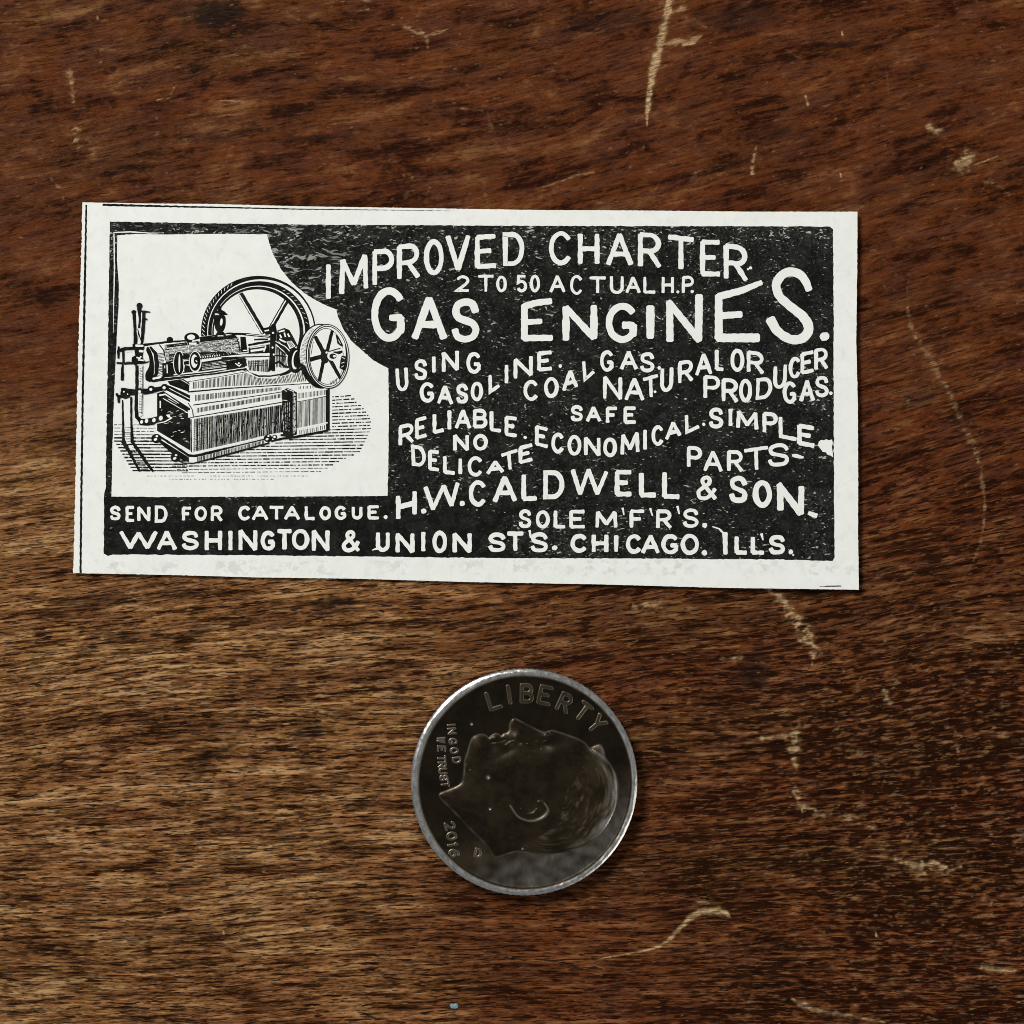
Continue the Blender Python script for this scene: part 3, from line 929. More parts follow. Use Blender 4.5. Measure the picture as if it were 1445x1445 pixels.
        k3(smooth_pts([(1160, 432), (1128, 368), (1075, 340), (1020, 358), (992, 410), (1012, 468), (1072, 522), (1132, 572), (1158, 630), (1126, 678), (1062, 682), (998, 640), (962, 580)], 4), [10, 12.5, 12.5, 12.0, 12.5, 14, 13, 12.5, 14])
        marks(k, V3, [(1238, 670, 6.6)])
    line('large_title', engines)

    def fuels(k):
        letters(k, V2, 5.0, [('U', 452, 518, 868, 997, -.10, -.06), ('S', 549, 620, 827, 936), ('I', 643, 667, 806, 902), ('N', 700, 788, 780, 894, -.12), ('G', 830, 910, 789, 902),
                             ('G', 580, 660, 950, 1057), ('A', 673, 758, 964, 1070, .05), ('S', 774, 840, 958, 1062), ('O', 853, 919, 947, 1050, -.05), ('I', 1033, 1057, 851, 960, 0, 0),
                             ('N', 1085, 1184, 812, 926, -.2), ('E', 1210, 1294, 783, 887, -.10), ('C', 1136, 1217, 938, 1048), ('O', 1246, 1324, 922, 1032, -.05), ('A', 1344, 1428, 882, 990, -.28)])
        marks(k, V2, [(1333, 862, 2.6), ([(957, 914), (958, 1000), (1004, 968)], 4.8)])
        k.stroke([(823.5, 511), (825.5, 535.5), (837.5, 525)], 4.6)
        letters(k, V3, 5.0, [('G', 96, 167, 740, 847), ('A', 198, 287, 740, 840), ('S', 299, 374, 750, 850), ('N', 113, 207, 870, 992, .05), ('A', 221, 321, 877, 997, .02), ('U', 403, 468, 824, 950, -.12, .03),
                             ('R', 493, 572, 790, 905, -.2), ('A', 581, 667, 752, 868, -.1), ('L', 681, 730, 733, 843, .1), ('O', 760, 830, 733, 847), ('R', 843, 932, 746, 858, .14),
                             ('P', 623, 707, 868, 988, .06), ('R', 716, 800, 884, 1005, .06), ('O', 804, 869, 886, 1002), ('D', 890, 972, 878, 986, -.14, .04), ('U', 978, 1046, 812, 934, -.2, .03),
                             ('C', 1056, 1118, 774, 882, -.2), ('E', 1116, 1188, 746, 856, -.22), ('R', 1186, 1257, 728, 840, -.1), ('G', 1026, 1097, 899, 1010), ('A', 1111, 1187, 888, 1002, -.05), ('S', 1189, 1260, 871, 977)])
        marks(k, V3, [(398, 829, 2.6), (1270, 958, 2.6), ([(318, 888), (388, 868)], 4.8), ([(353, 882), (357, 974)], 4.8), (376, 950, 2.0)])
    line('fuel_lines', fuels)

    def virtues(k):
        letters(k, V4, 4.8, [('S', 1236, 1304, 46, 132), ('A', 1319, 1400, 50, 137)])
        letters(k, V3, 4.8, [('F', 126, 188, 1027, 1112), ('E', 216, 284, 1026, 1112)])
        letters(k, V4, 5.0, [('R', 314, 398, 146, 257, -.26), ('E', 403, 470, 110, 222, -.28), ('L', 497, 562, 83, 193, -.26), ('I', 573, 600, 68, 180), ('A', 616, 703, 66, 174), ('B', 713, 790, 66, 168),
                             ('L', 803, 870, 76, 188, .12), ('E', 883, 954, 106, 213, .14), ('N', 608, 690, 201, 293), ('O', 714, 792, 201, 288), ('D', 383, 460, 262, 373, .1, -.05), ('E', 473, 537, 287, 397, .12),
                             ('L', 553, 622, 316, 415, .1), ('I', 633, 657, 326, 420), ('C', 684, 767, 320, 427), ('A', 785, 879, 340, 414, -.12), ('E', 958, 1038, 258, 352, -.26),
                             ('E', 1046, 1120, 160, 268, .26), ('C', 1133, 1203, 194, 303), ('O', 1220, 1294, 206, 315), ('N', 1310, 1395, 214, 320, .04)])
        marks(k, V4, [(993, 218, 2.4), ([(868, 314), (948, 288)], 4.8), ([(905, 302), (912, 387)], 4.8)])
        letters(k, V5, 5.0, [('O', 4, 77, 220, 323), ('M', 98, 197, 192, 308, -.16), ('I', 214, 242, 172, 288), ('C', 263, 330, 154, 262, -.05), ('A', 336, 422, 132, 224, -.3),
                             ('S', 570, 648, 60, 168), ('I', 673, 699, 60, 162), ('M', 718, 833, 76, 176, .10), ('P', 858, 938, 85, 197, .05), ('E', 1043, 1142, 152, 266, .18, 0, 6.2),
                             ('P', 453, 533, 267, 383, .08), ('A', 541, 644, 288, 404, .04), ('R', 668, 755, 288, 404, .03), ('S', 883, 1003, 250, 374, -.06, 0, 5.8)])
        marks(k, V5, [(543, 148, 2.4), ([(450, 102), (453, 190), (515, 160)], 4.8), ([(953, 112), (955, 212), (1036, 228)], 5.4), ([(762, 290), (884, 272)], 5.0), ([(822, 284), (826, 388)], 5.2),
                      ([(1018, 314), (1076, 326)], [3.6, 6, 2.4])])
        k.poly([(850 + a / 3.803, 560 + b / 3.803) for a, b in ((1154, 262), (1158, 242), (1170, 232), (1186, 234), (1198, 228), (1212, 234), (1229, 229), (1234, 250), (1228, 268), (1233, 300), (1236, 326), (1222, 316), (1206, 312), (1196, 298), (1180, 296), (1170, 282))])
    line('virtue_lines', virtues)

    def maker(k):
        letters(k, V4, 6.4, [('H', 300, 412, 512, 650, -.28), ('C', 690, 788, 448, 588), ('A', 820, 948, 422, 568, -.04), ('L', 973, 1064, 410, 557, -.02), ('D', 1090, 1202, 396, 547, -.02)])
        marks(k, V4, [(448, 613, 3.8), (655, 572, 3.8), ([(459, 486), (499, 602)], 6.4), ([(499, 602), (556, 478)], 5.6), ([(556, 478), (598, 582)], 6.4), ([(598, 582), (630, 464)], 5.8), ([(1248, 394), (1288, 520)], 6.4), ([(1288, 520), (1332, 392)], 5.6), ([(1332, 392), (1380, 520)], 6.4), ([(1380, 520), (1428, 404)], 5.8)])
        letters(k, V5, 6.6, [('E', 66, 164, 393, 533), ('L', 196, 294, 402, 538, .02), ('L', 320, 420, 399, 546, .03), ('&', 500, 615, 424, 555, 0, 0, 5.6), ('S', 678, 778, 426, 567, .05), ('O', 806, 908, 449, 593, .05, 0, 7.2)])
        k5 = lambda pts, w: k.stroke([(850 + a / 3.803, 560 + b / 3.803) for a, b in pts], w, jit=.35)
        k5([(954, 604), (950, 472)], [9.4, 8.6]); k5([(944, 470), (1062, 626)], [8.6, 10.0]); k5([(1062, 626), (1066, 484)], [9, 8]); k5([(1104, 624), (1146, 638)], [5.6, 7.4])
    line('maker_line', maker)

    def sole(k):
        letters(k, V4, 4.8, [('S', 958, 1027, 605, 703), ('O', 1050, 1124, 610, 705), ('L', 1146, 1213, 605, 705), ('E', 1230, 1318, 608, 705)])
        glyph(k, 'M', 840.2, 870.8, 720.6, 745.8, 5.0)
        letters(k, V5, 4.8, [('F', 146, 230, 606, 707), ('R', 288, 373, 606, 709), ('S', 430, 517, 600, 702)])
        marks(k, V5, [([(108, 597), (115, 634)], [3.4, 1.6]), ([(256, 599), (268, 638)], [3.4, 1.6]), ([(402, 588), (412, 628)], [4, 2]), (548, 690, 3.6), ([(588, 696), (626, 708), (654, 738)], [1.0, 2.6, 2.4])])
    line('agent_line', sole)

    def catalogue(k):
        letters(k, V6, 4.2, [('S', 211, 270, 586, 662), ('E', 296, 347, 586, 670), ('N', 360, 427, 586, 670), ('D', 453, 520, 584, 674), ('F', 598, 652, 590, 667), ('O', 666, 732, 588, 664), ('R', 753, 817, 586, 670),
                             ('C', 900, 967, 586, 662), ('A', 973, 1060, 583, 664), ('T', 1063, 1147, 586, 662), ('A', 1146, 1230, 583, 662), ('L', 1256, 1314, 583, 660), ('O', 1336, 1397, 588, 660)])
        glyph(k, 'G', 472.6, 489.4, 714, 733.4, 4.2)
        letters(k, V4, 4.2, [('U', 63, 120, 586, 657), ('E', 148, 214, 583, 657)])
        marks(k, V4, [(245, 645, 2.8)])
    line('catalogue_line', catalogue)

    def address(k):
        letters(k, V6, 5.6, [('W', 263, 467, 716, 818), ('A', 463, 570, 716, 825), ('S', 596, 690, 720, 821), ('H', 720, 813, 713, 828), ('I', 843, 873, 713, 828), ('N', 903, 1000, 710, 828), ('G', 1020, 1100, 720, 824),
                             ('T', 1103, 1192, 711, 824), ('O', 1187, 1280, 710, 821), ('N', 1296, 1387, 711, 832)])
        letters(k, V4, 5.6, [('&', 8, 108, 716, 832, 0, 0, 5.0), ('U', 193, 267, 722, 831), ('N', 300, 397, 727, 840), ('I', 433, 460, 719, 834), ('O', 496, 574, 720, 837), ('N', 606, 704, 727, 840),
                             ('S', 793, 890, 730, 832), ('T', 890, 990, 724, 832), ('S', 1020, 1117, 728, 834), ('C', 1236, 1328, 737, 835)])
        marks(k, V4, [([(174, 822), (204, 812)], [1.4, 3.6]), ([(1017, 717), (1022, 756)], [3.8, 2.2]), (1151, 810, 3.8)])
        glyph(k, 'H', 834.9, 858.2, 753, 780.4, 5.6)
        letters(k, V5, 5.6, [('I', 60, 87, 737, 837), ('C', 126, 211, 738, 840), ('A', 208, 307, 738, 844), ('G', 316, 410, 738, 844), ('O', 420, 517, 736, 847), ('L', 708, 780, 743, 845, .0), ('L', 795, 873, 746, 845), ('S', 890, 980, 743, 844)])
        marks(k, V5, [(547, 837, 4.0), ([(656, 730), (659, 842)], [7.4, 6.0]), ([(852, 735), (860, 768)], [4.0, 2.0]), (1008, 832, 3.4), (1022, 848, 1.4)])
    line('address_line', address)

    # --- the engraving
    E = {k: None for k in ()}
    ze = ztop + 2.0e-6
    Ra = lambda pts: [(150 + a / 7.225, 380 + b / 7.225) for a, b in pts]
    Rb = lambda pts: [(320 + a / 7.225, 380 + b / 7.225) for a, b in pts]
    Rc = lambda pts: [(150 + a / 7.225, 500 + b / 7.225) for a, b in pts]
    Rd = lambda pts: [(320 + a / 7.225, 500 + b / 7.225) for a, b in pts]
    R1 = lambda pts: [(100 + a / 3.1413, 270 + b / 3.1413) for a, b in pts]
    Zp = 7.225

    # floor shading: broken level lines
    fl = Ink(ze, 1.5e-7)
    rows = []
    for i in range(24):                                   # right of the base and in front of it, R1 rows
        yy = 912 + i * 14.6
        if yy < 1050:
            x0, x1 = 1160, 1235 + 100 * math.sin(min(1, (yy - 905) / 150) * math.pi / 2)
        else:
            t = (yy - 1050) / 200
            x0 = 1140 - 600 * max(0, min(1, (yy - 1062) / 140)) if yy < 1205 else 430 + (yy - 1205) * 1.5
            x1 = 1335 - 95 * t - 300 * max(0, t - 0.55)
        rows.append((x0, x1, yy))
    for x0, x1, yy in rows:
        yy2 = yy - 6
        fl.hatch([(100 + x0 / 3.1413, 270 + yy / 3.1413)] * 2, [(100 + x1 / 3.1413, 270 + yy2 / 3.1413)] * 2, 1, 1.6 if yy < 1220 else 0.9, gap=0.35 if 1050 < yy < 1200 else 0.6)
    for i in range(15):                                   # left, behind the pipes
        yy = 1035 + i * 14.5
        x0 = 195 + max(0, i - 5) * 9
        x1 = 372 + i * 10 if i < 11 else 520
        fl.hatch([(100 + x0 / 3.1413, 270 + yy / 3.1413)] * 2, [(100 + x1 / 3.1413, 270 + (yy + 1) / 3.1413)] * 2, 1, [1.0, 1.9][i > 3], gap=0.12 if i > 3 else 0.5)
    for yy, x0, x1 in ((1262, 340, 560), (1276, 440, 900), (1262, 620, 1050)):
        fl.hatch([(100 + x0 / 3.1413, 270 + yy / 3.1413)] * 2, [(100 + x1 / 3.1413, 270 + yy / 3.1413)] * 2, 1, 0.8, gap=0.9)
    fl.stroke([(161.5, 330), (162.2, 380), (161.0, 430), (160.6, 470)], [1.6, 1.8, 1.4, 0.4], 1, jit=.3)      # a white nick down the edge of the block
    fl.stroke([(161, 328.5), (185, 327.6), (212, 329.4), (232, 329)], [1.4, 1.8, 1.4, 0.5], 1, jit=.3)
    zf = fl.z + 1e-7

    # flywheel
    fw = Ink(zf, 1.5e-7)
    fw.ell(365, 469, 81, 79.5); fw.ell(368.4, 469, 75.6, 74.6, 1); fw.ell(366.0, 469, 72, 72.0); fw.ell(365, 469, 65.8, 65.6, 1); fw.ell(364.2, 469, 64.4, 64.4); fw.ell(362.6, 469, 60.5, 60.3, 1)
    for i in range(16):                                   # nicked highlights on the upper left of the rim
        a = math.radians(118 + i * 4.2)
        fw.stroke([(365 + 79.5 * math.cos(a), 469 - 78 * math.sin(a)), (365 + 76 * math.cos(a + .05), 469 - 75.5 * math.sin(a + .05))], 0.8, 1)
    for i in range(9):
        a = math.radians(10 + i * 6)
        fw.stroke([(366 + 70 * math.cos(a), 469 - 70 * math.sin(a)), (366 + 67 * math.cos(a + .04), 469 - 67 * math.sin(a + .04))], 0.5, 1)
    for (a, b, w) in (((145, 255), (378, 650), 7.4), ((615, 315), (440, 625), 7.2)):
        fw.stroke(Rb([a, b]), w)
        dx = 13
        fw.stroke(Rb([(a[0] - dx, a[1] + 8), (b[0] - dx, b[1] + 4)]), 1.7, 1)
    fw.stroke(Rb([(380, 620), (440, 610), (470, 640), (400, 650)]), 6)
    fw.stroke(Rb([(390, 630), (430, 622)]), 2, 1)

    # bed frame and rods behind the cylinder
    cy = Ink(fw.z + 1.5e-7, 1.5e-7)
    cy.poly(Ra([(580, 755), (960, 690), (1260, 645), (1500, 660), (1780, 690), (1850, 820), (1900, 1000), (1700, 1130), (560, 1140), (440, 1120), (400, 900), (400, 790)]), 1)
    # cylinder barrel: tone lines along it
    cy.hatch(Ra([(600, 770), (590, 960)]), Ra([(1350, 690), (1385, 850)]), 21, 0.75, gap=0.2)
    cy.hatch(Ra([(640, 860), (640, 950)]), Ra([(1180, 840), (1390, 868)]), 6, 1.3, gap=0.1)
    cy.hatch(Ra([(620, 775), (625, 800)]), Ra([(940, 730), (950, 760)]), 4, 1.2, gap=0.15)
    cy.hatch(Ra([(960, 700), (960, 745)]), Ra([(1310, 668), (1330, 705)]), 6, 1.3)
    cy.stroke(Ra([(390, 772), (620, 745), (840, 728), (960, 700), (1250, 655), (1330, 672)]), [3.4, 3.0, 2.6, 2.0, 2.0, 1.6])
    cy.poly(Ra([(580, 930), (700, 960), (850, 985), (960, 950), (1180, 915), (1420, 905), (1440, 985), (1100, 1055), (600, 1105)]))
    cy.hatch(Ra([(980, 960), (980, 1030)]), Ra([(1330, 915), (1320, 985)]), 5, 0.7, 1, gap=0.3)
    cy.stroke(Ra([(600, 1085), (1000, 1045), (1420, 990)]), 1.7, 1)
    cy.stroke(Ra([(470, 1140), (700, 1112), (1100, 1072), (1430, 1022)]), [4.0, 3.4, 3.4, 4.2])
    cy.stroke(Ra([(860, 1105), (1100, 1080), (1400, 1035)]), 0.9, 1)
    # end flange
    cy.poly(Ra(smooth_pts([(430, 790), (470, 860), (490, 960), (490, 1060), (470, 1120), (410, 1110), (405, 1060), (440, 990), (440, 900), (410, 830)], 3, True)))
    cy.poly(Ra(smooth_pts([(455, 795), (530, 768), (590, 800), (612, 900), (608, 960), (560, 970), (560, 1100), (500, 1120), (520, 1000), (515, 900)], 3, True)), 1)
    cy.hatch(Ra([(520, 860), (535, 1090)]), Ra([(600, 850), (570, 1080)]), 16, 0.9)
    cy.stroke(Ra([(452, 795), (505, 860), (520, 960), (515, 1060), (495, 1120)]), [3, 5.4, 6.4, 5.8, 3.6])
    cy.stroke(Ra([(545, 770), (590, 830), (610, 930)]), [1.6, 2.0, 1.4])
    cy.poly(Ra([(400, 1085), (470, 1075), (600, 1100), (580, 1135), (440, 1150), (405, 1130)]))
    cy.stroke(Ra([(480, 1118), (560, 1098)]), 3.0, 1)
    cy.poly(Ra([(575, 955), (690, 960), (690, 1085), (575, 1110)]))
    cy.stroke(Ra([(622, 975), (626, 1060)]), 1.6, 1); cy.stroke(Ra([(600, 985), (600, 1010)]), 1.4, 1)
    # lumps, lifting eye, oil cup
    cy.ell(*Ra([(652, 722)])[0], 4.6, 4.4)
    cy.ell(*Ra([(875, 700)])[0], 10.6, 7.4); cy.ell(*Ra([(868, 694)])[0], 5.6, 3.8, 1); cy.stroke(Ra([(880, 735), (945, 722)]), 2.0, 1); cy.stroke(Ra([(850, 758), (920, 760)]), 3.0, 1)
    cy.poly(Ra(smooth_pts([(1100, 480), (1130, 470), (1200, 470), (1220, 500), (1218, 580), (1190, 640), (1150, 650), (1115, 610), (1105, 550)], 3, True)))
    cy.ell(*Ra([(1176, 540)])[0], 1.9, 5.2, 1, 0.12)
    cy.poly(Ra([(1080, 455), (1110, 440), (1140, 420), (1142, 385), (1160, 372), (1175, 385), (1178, 415), (1210, 432), (1245, 468), (1215, 470), (1120, 465)]))
    cy.ell(*Ra([(1130, 460)])[0], 3.2, 1.0, 1, .1)
    cy.poly(Ra([(1135, 640), (1200, 640), (1225, 680), (1200, 712), (1130, 712), (1105, 690)])); cy.stroke(Ra([(1140, 682), (1195, 680)]), 1.4, 1)
    # valve discs and spring
    for (x, y) in ((745, 960),):
        cy.ell(*Ra([(x, y)])[0], 8.2, 17.4, 1); cy.ell(*Ra([(x, y)])[0], 7.2, 16.6); cy.ell(*Ra([(x + 4, y)])[0], 1.3, 12.6, 1); cy.stroke(Ra([(785, 880), (795, 1050)]), 0.9, 1)
    cy.stroke(Ra([(790, 900), (850, 890)]), 6.0); cy.stroke(Ra([(800, 960), (850, 950)]), 5.0)
    cy.ell(*Ra([(910, 944)])[0], 8.8, 15.0, 1); cy.ell(*Ra([(908, 940)])[0], 7.6, 13.4); cy.ell(*Ra([(902, 938)])[0], 4.6, 9.4, 1); cy.ell(*Ra([(920, 930)])[0], 3.4, 5.2); cy.stroke(Ra([(915, 930), (930, 945)]), 1.2, 1)
    for i in range(9):
        cy.ell(*Ra([(970 + i * 24, 900 - i * 2.4)])[0], 1.9, 3.2 - 0.12 * i); cy.ell(*Ra([(966 + i * 24, 898 - i * 2.4)])[0], 0.8, 1.3, 1)
    cy.stroke(Ra([(1160, 882), (1420, 862), (1670, 850)]), [1.0, 1.0, 1.2]); cy.stroke(Ra([(1180, 908), (1430, 895), (1670, 888)]), [2.6, 1.8, 1.4])
    # front end: bands, rods and crank (Rb window)
    cy.poly(Rb([(140, 690), (195, 690), (215, 845), (150, 850)])); cy.stroke(Rb([(95, 680), (125, 760), (140, 850)]), [1.2, 1.6, 1.2]); cy.stroke(Rb([(170, 830), (205, 828)]), 1.6, 1)
    cy.stroke(Rb([(5, 655), (180, 662), (440, 690)]), [2.2, 3.6, 2.8]); cy.stroke(Rb([(200, 664), (430, 686)]), 0.9, 1)
    cy.stroke(Rb([(225, 775), (330, 755), (445, 735)]), 3.2); cy.stroke(Rb([(285, 718), (420, 715)]), 2.4)
    cy.poly(Rb([(225, 800), (440, 765), (440, 850), (225, 855)])); cy.stroke(Rb([(240, 805), (400, 780)]), 1.2, 1); cy.stroke(Rb([(250, 835), (380, 815)]), 3.2, 1); cy.stroke(Rb([(400, 790), (380, 840)]), 2, 1)
    cy.poly(Rb([(0, 935), (205, 915), (190, 1000), (0, 1030)])); cy.stroke(Rb([(90, 960), (130, 990), (150, 970)]), 1.4, 1); cy.dot(*Rb([(125, 960)])[0], 1.4, 1)
    cy.hatch(Rb([(215, 935), (430, 920)]), Rb([(225, 1030), (430, 1050)]), 15, 1.1)
    cy.hatch(Rb([(220, 940), (220, 1000)]), Rb([(420, 925), (420, 990)]), 3, 0.7, gap=0.3)
    cy.poly(Rb([(445, 590), (465, 560), (500, 565), (515, 640), (500, 760), (495, 1040), (425, 1045), (440, 870), (445, 720)]))
    for (a, b) in ((475, 650), (482, 870), (455, 1045), (470, 800)): cy.dot(*Rb([(a, b)])[0], 1.5, 1)
    cy.poly(Rb([(520, 625), (590, 600), (640, 620), (680, 690), (725, 780), (650, 830), (590, 800), (540, 740), (505, 735)]))
    for q in ([(535, 640), (590, 625)], [(545, 670), (560, 700)], [(590, 650), (600, 690)], [(625, 660), (640, 690)], [(540, 715), (600, 745)]): cy.stroke(Rb(q), 2.2, 1)
    cy.poly(Rb([(610, 740), (660, 730), (705, 785), (645, 815)]), 1); cy.hatch(Rb([(620, 745), (650, 735)]), Rb([(650, 800), (690, 785)]), 4, 0.8)
    cy.stroke(Rb([(500, 740), (580, 800), (640, 870)]), [4, 6, 5]); cy.stroke(Rb([(500, 735), (600, 790), (640, 830)]), 1.2, 1)
    cy.stroke(Rb([(520, 800), (600, 870)]), 2.4); cy.stroke(Rb([(500, 880), (610, 890)]), 2.0, 0)
    cy.hatch(Rb([(505, 780), (600, 870)]), Rb([(505, 1000), (620, 1010)]), 9, 1.0); cy.dot(*Rb([(535, 1020)])[0], 3.0, 1)
    cy.stroke(Rb([(500, 960), (540, 940), (580, 985), (630, 1000)]), 3.0)
    cy.ell(*Rb([(690, 930)])[0], 9.6, 17.6); cy.ell(*Rb([(705, 925)])[0], 5.4, 13.4, 1, .12); cy.ell(*Rb([(722, 920)])[0], 5.4, 12.0, 0, .1)
    cy.stroke(Rb([(190, 1020), (240, 1060), (330, 1090), (450, 1090), (560, 1070), (660, 1030)]), [2.4, 2.4, 2.2, 2.0, 2.0, 1.6])

    # base block
    ba = Ink(cy.z + 1.5e-7, 1.5e-7)
    ba.poly(R1([(440, 845), (520, 835), (780, 795), (830, 825), (900, 828), (960, 812), (1040, 800), (1145, 870), (1145, 1062), (880, 1112), (525, 1208), (375, 1085), (385, 890)]), 1)
    ba.poly(R1([(430, 842), (500, 832), (528, 850), (525, 890), (440, 858)])); ba.stroke(R1([(492, 836), (524, 856)]), 0.9, 1)
    ba.hatch(R1([(540, 848), (780, 806), (830, 828), (900, 832), (960, 815), (1035, 800)]), R1([(540, 875), (740, 862), (840, 858), (920, 852), (980, 848), (1045, 842)]), 84, 1.0, jit=.1)
    ba.stroke(R1([(520, 845), (640, 826), (780, 800)]), 1.0); ba.stroke(R1([(520, 845), (520, 885)]), 0.8)
    ba.stroke(R1([(520, 890), (700, 874), (900, 862), (1060, 852)]), [2.2, 1.8, 1.4, 1.2])
    ba.poly(R1([(400, 868), (440, 862), (530, 905), (530, 935), (420, 880)])); ba.stroke(R1([(430, 870), (530, 922)]), 1.0, 1)
    ba.hatch(R1([(552, 904), (750, 885), (935, 868)]), R1([(552, 930), (750, 905), (935, 880)]), 66, 1.05, jit=.1)
    ba.hatch(R1([(1005, 866), (1070, 862), (1130, 858)]), R1([(1005, 876), (1070, 874), (1130, 866)]), 12, 0.9, jit=.12)
    ba.stroke(R1([(545, 948), (740, 920), (935, 890)]), [1.6, 1.2, 1.2])
    ba.hatch(R1([(560, 962), (750, 930), (935, 898)]), R1([(560, 982), (750, 948), (935, 914)]), 64, 1.1, jit=.1)
    ba.hatch(R1([(1005, 896), (1140, 880)]), R1([(1005, 920), (1140, 900)]), 22, 0.8, jit=.1)
    ba.stroke(R1([(528, 1004), (720, 972), (935, 936)]), 1.4); ba.stroke(R1([(1000, 935), (1140, 908)]), 1.0)
    # main face
    ba.hatch(R1([(548, 1010), (740, 980), (940, 946)]), R1([(545, 1155), (740, 1112), (935, 1068)]), 96, 0.98, jit=.12)
    ba.hatch(R1([(640, 1000), (940, 950)]), R1([(650, 1125), (935, 1065)]), 30, 0.9, gap=0.3, jit=.15)
    ba.hatch(R1([(545, 1015), (545, 1150)]), R1([(600, 1006), (600, 1138)]), 16, 0.5, gap=0.6)
    ba.hatch(R1([(1000, 938), (1140, 910)]), R1([(1002, 1050), (1140, 1022)]), 27, 0.85, jit=.1)
    for _ in range(26):
        a = random.uniform(560, 930); b = 1000 - (a - 550) * 0.16 + random.uniform(20, 120)
        ba.dot(*R1([(a, b)])[0], random.uniform(.6, 1.4))
    ba.poly(R1([(935, 885), (960, 872), (985, 882), (1003, 892), (1003, 1078), (970, 1090), (930, 1086), (940, 1000)]))
    ba.stroke(R1([(938, 926), (960, 928)]), 0.9, 1); ba.hatch(R1([(940, 880), (965, 876)]), R1([(945, 890), (1000, 888)]), 2, 0.8, 1)
    ba.hatch(R1([(985, 890), (1000, 900)]), R1([(985, 1075), (1000, 1070)]), 3, 0.7, 1, gap=0.5); ba.hatch(R1([(942, 940), (975, 935)]), R1([(940, 1060), (972, 1065)]), 4, 0.45, 1, gap=0.75)
    ba.poly(R1([(1132, 880), (1148, 874), (1148, 1060), (1132, 1062)]))
    # dark end face
    ba.poly(R1([(384, 896), (412, 886), (530, 962), (532, 1150), (384, 1062)]))
    ba.stroke(R1([(395, 905), (420, 900), (480, 940)]), [2.6, 1.6, .8], 1); ba.stroke(R1([(398, 930), (398, 960)]), 1.8, 1); ba.stroke(R1([(410, 918), (525, 985)]), 1.0, 1)
    ba.stroke(R1([(432, 920), (470, 942)]), 0.7, 1)
    for _ in range(30):
        a, b = random.uniform(395, 520), random.uniform(960, 1110)
        if b < 1060 + (a - 384) * .55: ba.stroke(R1([(a, b), (a + random.uniform(4, 16), b + random.uniform(-6, 6))]), random.uniform(.4, .8), 1)
    ba.poly(R1([(520, 972), (545, 968), (545, 1000), (522, 1004)]), 1)
    ba.stroke(R1([(522, 940), (540, 968), (545, 1000)]), 1.2); ba.stroke(R1([(534, 1010), (536, 1155)]), 1.6)
    # bottom moulding
    ba.stroke(R1([(384, 1072), (460, 1120), (530, 1162), (545, 1165), (880, 1082), (940, 1072)]), [1.4, 1.8, 2.6, 2.8, 2.6, 2.2], 1)
    ba.stroke(R1([(384, 1080), (460, 1128), (525, 1172), (560, 1172), (880, 1094)]), [3.0, 3.6, 3.8, 1.8, 1.8])
    ba.poly(R1([(384, 1092), (525, 1180), (525, 1202), (470, 1180), (390, 1110)]))
    ba.hatch(R1([(560, 1180), (860, 1104)]), R1([(560, 1198), (860, 1118)]), 48, 1.0, jit=.1)
    ba.stroke(R1([(440, 1180), (500, 1204), (545, 1206), (700, 1166), (880, 1116)]), [1.0, 1.8, 2.6, 2.4, 2.4])
    ba.stroke(R1([(890, 1108), (940, 1096), (1005, 1088), (1140, 1060)]), [2.4, 3.6, 3.4, 2.8]); ba.hatch(R1([(1010, 1062), (1130, 1036)]), R1([(1012, 1082), (1130, 1054)]), 13, 1.0, jit=.12)
    ba.stroke(R1([(1003, 1054), (1138, 1026)]), 1.8, 1)
    for (a, b, r) in ((381, 1096, 7.2), (466, 1180, 7.0), (875, 1095, 6.0)):
        ba.ell(*R1([(a, b)])[0], r, r * .9); ba.ell(*R1([(a - 4, b + 4)])[0], r * .36, r * .25, 1, -.4); ba.ell(*R1([(a + 2, b - 10)])[0], r * .26, r * .2, 1)
    ba.ell(*R1([(905, 1090)])[0], 3.6, 3.4); ba.ell(*R1([(904, 1089)])[0], 1.8, 1.8, 1)

    # pulley in front
    pu = Ink(ba.z + 1.5e-7, 1.5e-7)
    def rbe(x, y, rx, ry, m, rot=0.0): pu.ell(*Rb([(x, y)])[0], rx / Zp, ry / Zp, m, rot)
    rbe(965, 885, 232, 328, 0, -.05); rbe(967, 885, 220, 316, 1, -.05)
    pu.hatch(Rb([(870, 600), (800, 700), (755, 830), (752, 960), (775, 1050)]), Rb([(900, 620), (850, 720), (815, 840), (812, 960), (830, 1050)]), 34, 0.6, gap=0.2)
    pu.poly(Rb(smooth_pts([(748, 960), (800, 985), (850, 1080), (930, 1170), (1010, 1205), (960, 1218), (880, 1190), (800, 1100), (760, 1020)], 3, True)))
    rbe(1030, 890, 222, 330, 0, -.04); rbe(1032, 890, 212, 320, 1, -.04); rbe(1032, 890, 204, 312, 0, -.04); rbe(1034, 890, 194, 302, 1, -.04)
    pu.stroke(Rb(smooth_pts([(1210, 760), (1225, 880), (1205, 1010), (1150, 1130)], 5)), [1.2, 3.2, 2.4, 1.0])
    rbe(1020, 890, 178, 288, 0, -.04); rbe(1022, 890, 171, 281, 1, -.04)
    for q, w in (([(990, 850), (905, 690)], [6.2, 5.2]), ([(1025, 840), (1078, 630)], [5.0, 4.6]), ([(975, 890), (855, 922)], [5.6, 6.4]), ([(990, 930), (945, 1140)], [5.2, 4.6]), ([(1060, 930), (1158, 1110)], [5.6, 4.6]), ([(1040, 880), (1190, 850)], [3, 2])):
        pu.stroke(Rb(q), w)
